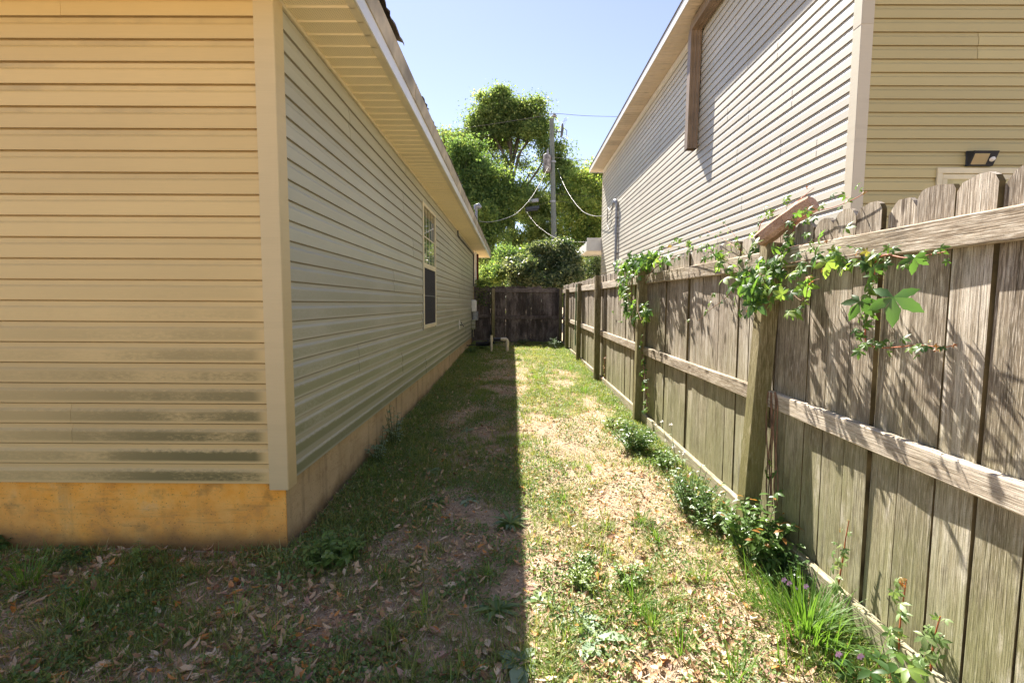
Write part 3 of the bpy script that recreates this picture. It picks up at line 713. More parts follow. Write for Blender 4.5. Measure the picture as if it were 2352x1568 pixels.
mb.add([(REX - .02, RE0 - .02, RZ + .153), (REX - .02, RE1 + .02, RZ + .153), (rx2, RE1 + .02, rz2), (rx2, RE0 - .02, rz2), (12.4, RE1 + .02, RZ + .153), (12.4, RE0 - .02, RZ + .153)],
       [(0, 3, 2, 1), (2, 3, 5, 4), (0, 5, 3), (1, 2, 4)]); mb.build("roof", M['shingle'], nh)
# downspout: box run under the soffit, elbow, drop that ends in mid air
YE = 8.33
def rib_section(w2, h2):  # ribbed rectangle in 2D
    p = []
    for sgn in (1,):
        p += [(-w2, -h2), (-w2 * .6, -h2), (-w2 * .5, -h2 + .008), (-w2 * .1, -h2 + .008), (0, -h2), (w2 * .1, -h2 + .008), (w2 * .5, -h2 + .008), (w2 * .6, -h2), (w2, -h2), (w2, h2), (-w2, h2)]
    return p
ds = MB(); x0, x1 = RX - .205, RX - .035
sec = rib_section((x1 - x0) / 2, .07); cxm = (x0 + x1) / 2
def sect(vs_c, ax, ay): return [vs_c + ax * a + ay * b for a, b in sec]
rings = []
for (yy, zz, ang) in ((RY0 + .4, RZ - .10, 0), (YE - .14, RZ - .10, 0), (YE - .04, RZ - .13, 40), (YE, RZ - .24, 80), (YE, RZ - .30, 90), (YE + .03, 4.02, 91)):
    a = math.radians(ang); ay_ = Vector((0, math.sin(a), math.cos(a)))
    rings.append(sect(Vector((cxm, yy, zz)), Vector((1, 0, 0)), ay_))
N = len(sec); vs = [v for r in rings for v in r]; fs = []
for i in range(len(rings) - 1):
    for k in range(N):
        k2 = (k + 1) % N; fs.append((i * N + k, i * N + k2, (i + 1) * N + k2, (i + 1) * N + k))
fs.append(tuple(range(N)))
ds.add(vs, fs); ds.build("downspout", M['brown'], nh)
# wall light, window in front wall
lx0, lx1, lz0, lz1 = 4.055, 4.285, 2.68, 2.815; ly = RY0 - .014
mb = MB(); mb.box(lx0, lx1, ly - .012, ly, lz0, lz1, .003)
mb.add([(lx0, ly - .012, lz0), (lx0, ly - .012, lz1 - .004), (lx0 + .006, ly - .085, lz1 - .02), (lx0 + .006, ly - .078, lz1 - .033), (lx0 + .006, ly - .03, lz0),
        (lx1, ly - .012, lz0), (lx1, ly - .012, lz1 - .004), (lx1 - .006, ly - .085, lz1 - .02), (lx1 - .006, ly - .078, lz1 - .033), (lx1 - .006, ly - .03, lz0)],
       [(0, 4, 3, 2, 1), (5, 6, 7, 8, 9), (1, 2, 7, 6), (2, 3, 8, 7), (3, 4, 9, 8), (4, 0, 5, 9)])
lamp = mb.build("lamp_body", M['black'], thing("solar_wall_light", (4.17, ly, 2.75), "small black solar wall light mounted above the cream window frame on tan siding", "light"))
lampT = lamp.parent
def on_slope(u, v, off):  # u along x 0..1, v 0..1 from bottom front edge up
    a = Vector((lx0 + .006 + (lx1 - lx0 - .012) * u, ly - .03, lz0)); b = Vector((lx0 + .006 + (lx1 - lx0 - .012) * u, ly - .078, lz1 - .033))
    nrm = Vector((0, -(lz1 - .033 - lz0), -.05)).normalized(); return a + (b - a) * v + nrm * off
mb = MB(); mb.add([on_slope(.05, .1, .003), on_slope(.66, .1, .003), on_slope(.66, .92, .003), on_slope(.05, .92, .003)], [(0, 1, 2, 3), (3, 2, 1, 0)]); mb.build("lens", M['lens'], lampT)
mb = MB(); c0 = on_slope(.84, .5, .004); nn = Vector((0, -(.1), -.09)).normalized(); mb.tube([c0 - nn * .004, c0 + nn * .008, c0 + nn * .016], [.024, .022, .008], 10); mb.build("sensor", M['white'], lampT)
mb = MB(); mb.add([(lx0 + .02, ly - .03, lz1 - .0), (lx1 - .02, ly - .03, lz1 - .0), (lx1 - .02, ly - .078, lz1 - .0155), (lx0 + .02, ly - .078, lz1 - .0155)], [(0, 1, 2, 3), (3, 2, 1, 0)]); mb.build("solar_panel", M['glass'], lampT)
wx0, wx1, wt = 3.80, 4.95, 2.665
mb = MB(); q = RY0 - .014
mb.box(wx0, wx1, q - .022, q - .001, wt - .05, wt, .003); mb.box(wx0, wx0 + .05, q - .0215, q - .001, .9, wt - .05, .003); mb.box(wx1 - .05, wx1, q - .0215, q - .001, .9, wt - .05, .003); mb.box(wx0 + .05, wx1 - .05, q - .0215, q - .001, .9, .96, .003)
rwin = mb.build("window", M['cream'], nh)
mb = MB(); mb.box(wx0 + .055, wx1 - .055, q - .015, q - .002, wt - .10, wt - .055, .003); mb.box(wx0 + .055, wx0 + .10, q - .015, q - .002, .96, wt - .10, .003); mb.box(wx1 - .10, wx1 - .055, q - .015, q - .002, .96, wt - .10, .003); mb.build("sash", M['cream'], rwin)
mb = MB(); mb.box(wx0 + .10, wx1 - .10, q - .008, q - .003, .96, wt - .10); mb.build("blind", plain('yellowed_blind', (0.52, 0.46, 0.24), .5, .3), rwin)
# electric mast on side wall
mxx = RX - .06; ms = atX(1416.6, 470, mxx)
mb = MB(); mb.tube([(mxx, ms.y, 1.2), (mxx, ms.y, ms.z)], .038, 10); rm = mb.build("service_mast", M['grey'], nh)
mb = MB(); mb.tube([(mxx, ms.y, ms.z - .04), (mxx, ms.y, ms.z + .06), (mxx - .03, ms.y + .06, ms.z + .11), (mxx - .06, ms.y + .16, ms.z + .08), (mxx - .07, ms.y + .2, ms.z + .0)], [.045, .055, .075, .065, .04], 10); mb.build("weatherhead", M['grey'], rm)
for dz in (-.35, -1.4):
    mb = MB(); mb.box(mxx - .05, RX - .001, ms.y - .06, ms.y + .06, ms.z + dz - .02, ms.z + dz + .02, .003); mb.build("strap", M['grey'], rm)
mb = MB(); mb.tube([(mxx - .07, ms.y + .2, ms.z + .0), (mxx - .1, ms.y + .45, ms.z - .1), (mxx - .12, ms.y + .7, ms.z + .05), (mxx - .1, ms.y + .9, ms.z - .12), (mxx - .08, ms.y + 1.0, ms.z - .35)], .014, 5)
mb.tube([(mxx - .06, ms.y + .18, ms.z), (mxx - .08, ms.y + .5, ms.z - .25), (mxx - .09, ms.y + .9, ms.z - .3)], .012, 5)
mb.tube([(mxx - .1, ms.y + 1.0, ms.z - .4), (mxx - .08, ms.y + .7, ms.z - .62), (mxx - .08, ms.y + .4, ms.z - .5), (mxx - .08, ms.y + .2, ms.z - .4), (mxx - .08, ms.y + .6, ms.z - .38)], .010, 5)
mb.build("cable_loop", M['wiredark'], rm)
# rear porch eave
pz = 18.0
mb = MB(); a = at(1340, 581, pz); b = at(1377, 547, pz)
mb.box(a.x + .02, b.x + .5, 17.3, 19.3, a.z - .0, a.z + .02); mb.box(a.x + .02, b.x + .5, 17.26, 17.3, a.z, a.z + .45, .004); mb.box(a.x, a.x + .02, 17.26, 19.3, a.z - .01, a.z + .3, .004)
mb.add([(a.x, 17.24, a.z + .3), (a.x, 19.35, a.z + .3), (b.x + .5, 19.35, b.z + .1), (b.x + .5, 17.24, b.z + .1)], [(0, 3, 2, 1), (0, 1, 2, 3)])
mb.build("porch_roof", M['white'], nh)

# ================================================================== FENCES
def foff(y): return .0095 * (y - 2.0)
fence = thing("wooden_fence", (1.53, 8, 0), "long weathered grey dog eared picket fence running down the right side of the alley", "fence")
PW, PH, PT = .1520, 1.86, .021
def picket_mesh(w, h, t, ear=.032, seed=0):
    r = random.Random(seed); mb = MB(); e = ear * r.uniform(.7, 1.15); j = lambda: r.uniform(-.006, .006)
    poly = [(-w / 2, 0), (w / 2 + j() * .3, 0), (w / 2, h - e), (w / 2 - e * .55 + j(), h - e * .25), (w / 2 - e + j(), h + j()), (0 + j(), h + j()), (-w / 2 + e + j(), h + j()), (-w / 2 + e * .5 + j(), h - e * .3), (-w / 2, h - e + j())]
    mb.prism([(0, a, b) for a, b in poly], (t, 0, 0)); me = mb.mesh("picket", (0, 0, 0), M['picket']); me.materials.append(M['pedge'])
    for p_ in me.polygons:
        if abs(p_.normal.y) > .8: p_.material_index = 1
    return me
pv = [picket_mesh(PW * s, PH, PT, .042, i) for i, s in enumerate((1.0, .99, 1.0, 1.01, .985, 1.0, .995, 1.005))]
# gap centres read near the camera; then an even pitch
XP = 1.53
y = -1.2; rngp = random.Random(3)
ypos = []
while y < 15.25: ypos.append(y); y += .158 + rngp.uniform(-.004, .004)
for i, yy in enumerate(ypos):
    p = mesh_obj("picket", rngp.choice(pv), None, fence, (XP + rngp.uniform(-.002, .005), yy, foff(yy) - .0 + rngp.uniform(-.012, .012)))
    p.rotation_euler = (rngp.uniform(-.0035, .0035), rngp.uniform(-.004, .004), rngp.uniform(-.06, .06))
POSTS = [0.02, 2.85, 5.61, 8.42, 10.91, 13.24, 15.2]
for i, py_ in enumerate(POSTS):
    lean = {1: .047, 2: .012, 3: -.004}.get(i, rngp.uniform(-.01, .01))
    h = {1: 1.78, 2: 1.80, 3: 1.86, 5: 1.72}.get(i, 1.80) + foff(py_)
    xb = {1: 1.352}.get(i, 1.405); mb = MB()
    a = Vector((lean, 0, 1)).normalized(); axx = Vector((1, 0, -lean)).normalized()
    hh = (h + .3) / 2; c0 = Vector((xb + .049, py_, -.3)) + a * hh
    mb.obox(c0, axx, Vector((0, 1, 0)), a, .049, .047, hh, .004)
    mb.build("post", M['post'], fence, c0)
for i in range(len(POSTS) - 1):
    ya, yb = POSTS[i] + (.048 if i != 0 else -1.0), POSTS[i + 1] - .048
    ext = .047
    for (z0, z1, dx, nm) in ((1.63, 1.735, 0, "rail"), (.82, .915, 0, "rail"), (.00, .135, .0, "kickboard")):
        mb = MB(); sag = rngp.uniform(-.008, .008); za = z0 + foff(ya) + sag; zb = z0 + foff(yb) - sag; th = .036
        x0 = XP - th - .004; hz = (z1 - z0) / 2
        n = 5; prev = None
        d = Vector((0, yb - ya, zb - za)); Ld = d.length; d.normalize(); up = Vector((0, -d.z, d.y))
        mb.obox(Vector((x0 + th / 2, (ya + yb) / 2, (za + zb) / 2 + hz)), Vector((1, 0, 0)), d, up, th / 2, Ld / 2 + ext, hz, .005)
        mb.build(nm, M['rail'], fence, Vector((x0 + th / 2, (ya + yb) / 2, (za + zb) / 2)))
# dangling green hose-like cable on post 4
mb = MB(); xh = 1.395
mb.tube([(xh, POSTS[4] - .03, 1.86), (xh - .015, POSTS[4] - .07, 1.80), (xh - .012, POSTS[4] - .06, 1.3), (xh - .02, POSTS[4] - .05, .8), (xh - .012, POSTS[4] - .06, .5)], .014, 6)
o_ = mb.build("hose", M['palegreen'], None, (xh, POSTS[4], 1.8)); tag(o_, "pale green hose hanging down a fence post near the far end of the long fence", "hose")

bf = thing("wooden_fence", (0, 15.3, .2), "dark mildewed picket fence closing off the far end of the alley", "fence")
BY = 15.3; rb = random.Random(9)
dpv = []
for sd in range(5):
    mb = MB(); r = random.Random(sd + 50); j = lambda: r.uniform(-.008, .008); w, h, e = .1602, 1.78, .03
    poly = [(-w / 2, 0), (w / 2, 0), (w / 2, h - e), (w / 2 - e + j(), h + j()), (0, h + j()), (-w / 2 + e + j(), h + j()), (-w / 2, h - e)]
    mb.prism([(a, 0, b) for a, b in poly][::-1], (0, .019, 0)); dpv.append(mb.mesh("picket", (0, 0, 0), M['dpicket']))
x = -2.6
while x < 1.56:
    p = mesh_obj("picket", rb.choice(dpv), None, bf, (x, BY + rb.uniform(-.003, .003), .19 + rb.uniform(-.02, .02) - (.05 if x > .9 else 0)))
    p.rotation_euler = (0, rb.uniform(-.001, .001), rb.uniform(-.03, .03)); x += .161
for (z0, z1, nm) in ((1.82, 1.94, "rail"), (.98, 1.09, "rail"), (.17, .30, "kickboard")):
    for (xa, xb_) in ((-2.65, -.66), (-.655, 1.44)):
        mb = MB(); mb.box(xa, xb_, BY - .042, BY - .004, z0 - (.04 if xa > -1 else 0), z1 - (.04 if xa > -1 else 0), .005); mb.build(nm, M['drail'], bf, ((xa + xb_) / 2, BY, z0))
for px_ in (-2.6, -.655, 1.44):
    mb = MB(); mb.box(px_ - .048, px_ + .048, BY - .14, BY - .043, -.2, 1.90, .004); mb.build("post", M['post'] if px_ == -.655 else M['dpicket'], bf, (px_, BY - .09, .8))

# rough timber chunk lying over the near post
A_ = at(1752, 548, 2.83); B_ = at(1862, 470, 2.62)
d = (B_ - A_).normalized(); sx = d.cross(UP).normalized(); sz = sx.cross(d).normalized()
mb = MB(); nseg = 9; vs = []; nr = 12; rr = random.Random(4)
L = (B_ - A_).length
for i in range(nseg + 1):
    t = i / nseg; rs_ = 1.0 if 0 < i < nseg else .92
    c = A_ + d * (L * (-.06 + 1.12 * t)) + sz * (math.sin(t * 3.1) * .004)
    for k in range(nr):
        a = 2 * math.pi * k / nr; ca, sa = math.cos(a), math.sin(a)
        p_ = 7; q_ = (abs(ca) ** p_ + abs(sa) ** p_) ** (-1 / p_)
        vs.append(c + (sx * (ca * q_ * .050) + sz * (sa * q_ * .043)) * rs_ * rr.uniform(.95, 1.05))
fs = [(i * nr + k, i * nr + (k + 1) % nr, (i + 1) * nr + (k + 1) % nr, (i + 1) * nr + k) for i in range(nseg) for k in range(nr)]
fs += [tuple(range(nr))[::-1], tuple(range(nseg * nr, (nseg + 1) * nr))]
mb.add(vs, fs, False)
me = mb.mesh("timber_chunk", A_, M['chunk']); o_ = mesh_obj("timber_chunk", me, None, None, A_)
tag(o_, "short rough red brown piece of timber lying tilted on top of the nearest fence post", "timber")

# ================================================================== PIPES at the far end
pp = thing("drain_pipes", (-.55, 12.7, .15), "cream plastic standpipe and elbow joined to a black pipe in front of the far fence", "pipe")
a = at(1129, 806, 12.65)
mb = MB(); mb.tube([(a.x, 12.6, .05), (a.x, 12.6, .60)], .030, 10); mb.tube([(a.x, 12.6, .44), (a.x, 12.6, .54)], .038, 10); mb.build("standpipe", M['pvc'], pp)
b = at(1165, 806, 12.75)
mb = MB(); mb.tube([(b.x, 12.75, .05), (b.x, 12.75, .44), (b.x - .012, 12.75, .475), (b.x - .05, 12.75, .49), (b.x - .17, 12.75, .49)], .042, 10); mb.tube([(b.x - .02, 12.75, .49), (b.x - .12, 12.75, .49)], .05, 10); mb.tube([(b.x, 12.75, .34), (b.x, 12.75, .42)], .048, 10); mb.build("elbow_pipe", M['pvc'], pp)
mb = MB(); mb.tube([(b.x - .15, 12.76, .488), (a.x - .02, 12.78, .48)], .045, 10); mb.tube([(a.x + .06, 12.78, .45), (a.x - .10, 12.8, .40)], .085, 10)
mb.tube([(a.x - .05, 12.8, .37), (a.x - .42, 12.9, .345)], .062, 10); mb.build("black_pipe", M['black'], pp)
mb = MB(); mb.tube([(a.x - .40, 12.9, .33), (a.x - .65, 12.95, .30), (-1.27, 13.0, .30)], .014, 6); mb.build("thin_pipe", M['dkgrey'], pp)

# ================================================================== UTILITY POLE AND WIRES
PZ = 29.5
pt = at(1267, 273, PZ); pbm = at(1272, 560, PZ)
pole = thing("utility_pole", (pt.x, PZ, 0), "tall weathered wooden utility pole with transformer standing among the trees", "utility pole")
mb = MB(); mb.tube([(pbm.x + .05, PZ, -.2), (pbm.x + .02, PZ, 5), (pt.x, PZ, pt.z)], [.18, .165, .125], 14); mb.build("shaft", M['pole'], pole, (pt.x, PZ, 5))
i0 = at(1273, 264, PZ)
mb = MB(); mb.tube([(pt.x + .1, PZ, pt.z - .15), (pt.x + .14, PZ, i0.z - .1)], .03, 6); mb.tube([(i0.x, PZ, i0.z - .14), (i0.x, PZ, i0.z - .08), (i0.x, PZ, i0.z - .07), (i0.x, PZ, i0.z), (i0.x, PZ, i0.z + .06)], [.06, .16, .09, .12, .04], 10); mb.build("insulator", M['rust'], pole)
t0 = at(1246, 355, PZ - .2); t1 = at(1264, 395, PZ - .2)
cx_ = (t0.x + t1.x) / 2 + .03
mb = MB(); mb.tube([(cx_, PZ - .15, t1.z), (cx_, PZ - .15, t1.z + .06), (cx_, PZ - .15, t0.z - .08), (cx_, PZ - .15, t0.z + .0), (cx_, PZ - .15, t0.z + .05)], [.20, .225, .225, .21, .12], 16); tr = mb.build("transformer", M['rust'], pole)
mb = MB(); mb.tube([(cx_ + .05, PZ - .15, t0.z + .04), (cx_ + .05, PZ - .15, t0.z + .12), (cx_ + .05, PZ - .15, t0.z + .16), (cx_ + .05, PZ - .15, t0.z + .24), (cx_ + .05, PZ - .15, t0.z + .34)], [.05, .08, .05, .07, .03], 8); mb.build("bushing", M['grey'], tr)
mb = MB(); mb.box(cx_ + .15, pt.x, PZ - .2, PZ - .1, t0.z - .25, t0.z - .15, .01); mb.box(cx_ + .15, pt.x, PZ - .2, PZ - .1, t1.z + .15, t1.z + .25, .01); mb.build("bracket", M['redbrown'], tr)
c0 = at(1281, 303, PZ); c1 = at(1289, 303, PZ); c2 = at(1292, 291, PZ); c3 = at(1290, 315, PZ)
mb = MB(); mb.tube([(pt.x, PZ, c0.z), (c1.x, PZ, c1.z)], .03, 6); mb.tube([(c2.x + .0, PZ, c2.z + .15), (c2.x, PZ, c2.z - .1), (c3.x, PZ, c3.z + .1), (c3.x - .05, PZ, c3.z)], [.04, .08, .075, .05], 8)
cc = at(1302, 300, PZ); ce = at(1300, 319, PZ); mb.tube([(c2.x, PZ, c2.z - .05), (cc.x, PZ, cc.z), (ce.x, PZ, ce.z), (c3.x, PZ, c3.z)], .022, 5); mb.build("fuse_cutout", M['dkgrey'], pole)
for (ya_, yb_) in ((372, 376), (463, 467)):
    a = at(1270, ya_, PZ); mb = MB(); mb.tube([(a.x, PZ, a.z - .05), (a.x, PZ, a.z + .05)], .175, 14); mb.build("band", M['grey'], pole)
def wire(pts, r, mat, label, cat="wire", sag=0, n=6, name="overhead_wire"):
    P = [at(*p) for p in pts]; out = []
    for i in range(len(P) - 1):
        p0 = P[max(i - 1, 0)]; p1 = P[i]; p2 = P[i + 1]; p3 = P[min(i + 2, len(P) - 1)]
        for s in range(n):
            t = s / n
            out.append(.5 * ((2 * p1) + (p2 - p0) * t + (2 * p0 - 5 * p1 + 4 * p2 - p3) * t * t + (3 * p1 - p0 - 3 * p2 + p3) * t ** 3))
    out.append(P[-1]); mb = MB(); mb.tube(out, r, 5); o = mb.build(name, mat, None, P[0]); tag(o, label, cat, "overhead wires on the utility pole"); return o
wire([(930, 320, 37), (1004, 304, 35), (1170, 279, 31.5), (1250, 266, 29.8), (1273, 261, 29.5), (1340, 266, 30.3), (1412, 268, 31.5), (1560, 270, 34)], .013, M['wiredark'], "topmost thin power line crossing the sky over the pole insulator", n=3)
wire([(1060, 415, 36), (1212, 373, 31), (1240, 368, 29.8), (1266, 362, 29.5), (1274, 362, 29.5), (1360, 368, 30.5), (1500, 378, 33)], .012, M['wiredark'], "second power line level with the grey transformer on the pole", n=3)
wire([(1264, 374, 29.3), (1243, 416, 26), (1220, 454, 22.7), (1190, 487, 19.5), (1160, 502, 17.2), (1125, 510, 15.6), (1100, 508, 14.7)], .0085, M['wire'], "twisted service cable sagging from the pole down to the left house roof edge")
wire([(1281, 387, 29.3), (1292.6, 419, 27), (1312, 454, 24), (1337, 484, 20.8), (1362, 495.5, 18.2), (1382, 496, 16.3), (1402, 492, 15.2)], .009, M['wire'], "twisted service cable sagging from the pole to the mast on the beige house wall")
wire([(1206, 482, 27), (1230, 514, 24.5), (1255, 534, 22.5), (1278, 547, 21), (1310, 554, 19.4), (1342, 556, 18.3), (1377, 553, 17.3)], .007, M['wire'], "thin phone line looping below the black splice box to the small white porch eave")
wire([(1010, 500, 33), (1206, 461, 30), (1268, 446, 29.5), (1300, 447, 29.8), (1380, 452, 31), (1500, 455, 33)], .009, M['wiredark'], "thin cable running behind the pole through the grey splice box", n=3)
wire([(1010, 520, 33), (1208, 480, 30), (1268, 462, 29.5), (1320, 467, 30), (1380, 471, 31), (1500, 476, 33)], .009, M['wiredark'], "thin cable running behind the pole just above the black splice box", n=3)
a = at(1215, 461, 29.8); mb = MB(); c_ = at(1225.5, 461, 29.8); mb.obox(c_, Vector((1, 0, .12)).normalized(), Vector((0, 1, 0)), Vector((-.12, 0, 1)).normalized(), .30, .08, .10, .02)
o_ = mb.build("splice_box", M['grey'], None, c_); tag(o_, "small grey splice box hanging on a thin cable left of the pole", "splice box")
c_ = at(1223, 478, 29.5); mb = MB(); mb.obox(c_, Vector((1, 0, .12)).normalized(), Vector((0, 1, 0)), Vector((-.12, 0, 1)).normalized(), .42, .10, .10, .03); mb.obox(c_ + Vector((0, 0, -.12)), Vector((1, 0, .12)).normalized(), Vector((0, 1, 0)), Vector((-.12, 0, 1)).normalized(), .34, .07, .05, .02)
o_ = mb.build("splice_box", M['black'], None, c_); tag(o_, "black splice box hanging below the grey one left of the pole", "splice box")
mb = MB(); q0 = at(1301, 271, 29.9); q1 = at(1290, 291, 29.6); hel = []
for i in range(49):
    t = i / 48; p = q0.lerp(q1, t); hel.append(p + Vector((math.cos(i * .8) * .10, math.sin(i * .8) * .1, math.sin(i * .8) * .06)))
mb.tube(hel, .008, 4); mb.build("jumper_coil", M['wiredark'], pole)

# ================================================================== TREES
def leaf_quads(cent, size, rng, up_bias=.3, asp=.5, hang=0.0):
    N = len(cent)
    d = rng.normal(size=(N, 3)); d /= np.linalg.norm(d, axis=1)[:, None]; d[:, 2] -= hang
    d /= np.linalg.norm(d, axis=1)[:, None]
    n = rng.normal(size=(N, 3)); n[:, 2] += up_bias * 2
    s = np.cross(d, n); s /= (np.linalg.norm(s, axis=1)[:, None] + 1e-9)
    L = size * rng.uniform(.6, 1.3, (N, 1)); W = L * asp
    return np.stack([cent - d * L * .5, cent + s * W * .5, cent + d * L * .5, cent - s * W * .5], 1)
def crown(blobs, nclus, nleaf, spread, size, rng, shell=.55, up_bias=.4, asp=.55, flat=.7):
    """blobs: (x,y,z,rx,ry,rz,weight)"""
    B = np.array(blobs, float); sub = []
    for b in B:
        k = 12
        for _ in range(k):
            u = rng.normal(size=3); u /= np.linalg.norm(u); f = rng.uniform(.22, .5); rr = rng.uniform(.35, 1.08)
            sub.append([b[0] + u[0] * b[3] * rr, b[1] + u[1] * b[4] * rr, b[2] + u[2] * b[5] * rr, b[3] * f, b[4] * f, b[5] * f * .75, b[6] * rng.uniform(.4, 1.2)])
    B = np.array(sub); vol = (B[:, 3] * B[:, 5]) ** .8 * B[:, 6]; pk = vol / vol.sum()
    idx = rng.choice(len(B), nclus, p=pk); u = rng.normal(size=(nclus, 3)); u /= np.linalg.norm(u, axis=1)[:, None]
    r = rng.uniform(0, 1, (nclus, 1)) ** .45
    cc = B[idx, :3] + u * r * B[idx, 3:6]
    sc = rng.uniform(.4, 1.3, (nclus, 1, 1)) * spread
    off = rng.normal(size=(nclus, nleaf, 3)) * sc * .5; off[..., 2] *= flat
    pts = (cc[:, None, :] + off).reshape(-1, 3)
    rnd = np.repeat(rng.uniform(0, 1, nclus) * .6, nleaf) + rng.uniform(0, .4, nclus * nleaf)
    return leaf_quads(pts, size, rng, up_bias, asp), rnd, cc
def tree(name, loc, blobs, nclus, nleaf, spread, size, leafmat, label, cat, seed, trunk_r=.3, nbranch=60, lean=0, **kw):
    rng = np.random.RandomState(seed); q, rnd, cc = crown(blobs, nclus, nleaf, spread, size, rng, **kw)
    t = thing(name, loc, label, cat)
    me = np_mesh("crown", q - np.array(loc)[None, None, :], 4, rnd); mesh_obj("crown", me, leafmat, t, loc)
    mb = MB(); L = Vector(loc); B = [Vector(b[:3]) for b in blobs]; zt = max(b[2] for b in blobs); top = Vector((sum(b.x for b in B) / len(B), sum(b.y for b in B) / len(B), zt))
    path = [L + Vector((0, 0, -.2)), L.lerp(top, .25) + Vector((lean, 0, 0)), L.lerp(top, .55), L.lerp(top, .8), top]
    mb.tube(path, [trunk_r * 1.15, trunk_r * .85, trunk_r * .5, trunk_r * .28, trunk_r * .08], 10); mb.build("trunk", M['bark'], t, loc)
    lm = MB(); rr = random.Random(seed)
    def branch(p0, p1, r0, r1):
        mid = p0.lerp(p1, .5) + Vector((rr.uniform(-1, 1), rr.uniform(-1, 1), rr.uniform(.0, 1))) * (p1 - p0).length * .10
        lm.tube([p0, mid, p1], [r0, (r0 + r1) / 2, r1], 5, cap=False); return mid
    ends = []
    for b in B:
        h = min(max((b.z - L.z) * rr.uniform(.45, .7), (b.z - L.z) - 4), zt - L.z); base = L.lerp(top, min(.9, h / max(.1, zt - L.z)))
        m_ = branch(base, b, trunk_r * .35, trunk_r * .12); ends += [b, m_]
    for c in cc[rr.sample(range(len(cc)), min(nbranch, len(cc)))]:
        c = Vector(c); e = min(ends, key=lambda q_: (q_ - c).length); branch(e, c, trunk_r * .10, trunk_r * .025)
    lm.build("limbs", M['bark'], t, loc); return t
def blob(px, py, rx, ry, Y, w=1.0, dep=None):
    c = at(px, py, Y); s = Y / F_PX
    return (c.x, c.y, c.z, rx * s, (dep if dep else (rx + ry) / 2 * s), ry * s, w)
g0 = .2
c = at(1175, 600, 37)
tree("oak_tree", (c.x + .2, 37, g0), [blob(1160, 248, 56, 38, 37), blob(1115, 262, 34, 30, 37, .7), blob(1212, 262, 38, 32, 37, .8), blob(1095, 300, 40, 30, 37, .7), blob(1150, 290, 55, 34, 37, .6), blob(1040, 330, 34, 28, 37, .5), blob(1245, 285, 34, 26, 36.5, .6), blob(1190, 265, 42, 36, 37, .9), blob(1118, 300, 44, 34, 37, .9), blob(1225, 300, 42, 34, 36.5, .8), blob(1085, 325, 36, 26, 36.5, .7),
     blob(1150, 325, 45, 30, 37.5, .55), blob(1265, 340, 34, 28, 36, .7), blob(1055, 350, 34, 30, 37, .7), blob(1290, 385, 42, 34, 36.5, .8), blob(1215, 400, 42, 32, 37.5, .35), blob(1125, 385, 48, 36, 36.5, .7), blob(1300, 440, 45, 40, 36, .9), blob(1235, 470, 55, 40, 37, .6)],
     1080, 85, .78, .18, M['oak'], "tall spreading oak with light green crown rising above all other trees", "tree", 3, .34, 170, shell=.4, flat=.6)
c = at(1050, 600, 30)
tree("evergreen_tree", (c.x, 30, g0), [blob(1060, 400, 60, 60, 30), blob(1110, 430, 55, 50, 29.5), blob(1050, 470, 70, 55, 30), blob(1130, 500, 60, 48, 29.5), blob(1160, 455, 42, 40, 30, .8), blob(1100, 560, 70, 50, 30), blob(1075, 350, 36, 28, 30, .8)],
     820, 100, .75, .16, M['darkleaf'], "dense dark green tree behind the left house roof edge", "tree", 5, .25, 60)
c = at(1345, 600, 32)
tree("leafy_tree", (c.x, 32, g0), [blob(1345, 430, 38, 30, 32), blob(1375, 400, 30, 20, 33, .6), blob(1335, 490, 50, 45, 31.5), blob(1370, 470, 40, 45, 32), blob(1320, 560, 55, 50, 31.5), blob(1365, 560, 45, 50, 32), blob(1410, 520, 50, 60, 33)],
     760, 100, .75, .16, M['limeleaf'], "yellow green leafy tree between the pole and the beige house", "tree", 6, .22, 60)
c = at(1230, 600, 34)
tree("leafy_tree", (c.x, 34, g0), [blob(1215, 470, 42, 36, 34), blob(1250, 520, 42, 42, 34), blob(1205, 560, 45, 36, 34, .7), blob(1275, 575, 45, 40, 34), blob(1155, 595, 45, 26, 34, .8)],
     560, 100, .8, .17, M['oak'], "mid green tree with bright gaps filling the space directly behind the pole", "tree", 8, .2, 60)
c = at(1250, 660, 17.0)
tree("flowering_shrub", (c.x, 17.0, g0), [blob(1240, 600, 62, 40, 17), blob(1200, 625, 50, 34, 16.6), blob(1300, 610, 42, 36, 17), blob(1270, 590, 48, 34, 17.2), blob(1290, 645, 48, 24, 16.4), blob(1235, 650, 45, 22, 16.2)],
     760, 70, .27, .10, M['glossy'], "rounded glossy leaved shrub leaning over the top of the dark far fence", "shrub", 9, .08, 60)
c = at(1150, 660, 18.5)
tree("dark_shrub", (c.x, 18.5, g0), [blob(1165, 610, 45, 36, 18.5), blob(1145, 640, 34, 22, 18.3), blob(1180, 590, 34, 26, 18.8, .7)],
     260, 90, .34, .085, M['darkleaf'], "dark blue green shrub behind the far fence beside the house eave", "shrub", 10, .07, 40)
c = at(1352, 640, 18.5)
tree("dark_shrub", (c.x, 19.5, g0), [blob(1350, 620, 40, 34, 19.5), blob(1385, 640, 40, 34, 19.5)],
     240, 90, .34, .085, M['glossy'], "dark shrub behind the fence corner under the small white porch eave", "shrub", 12, .07, 40)
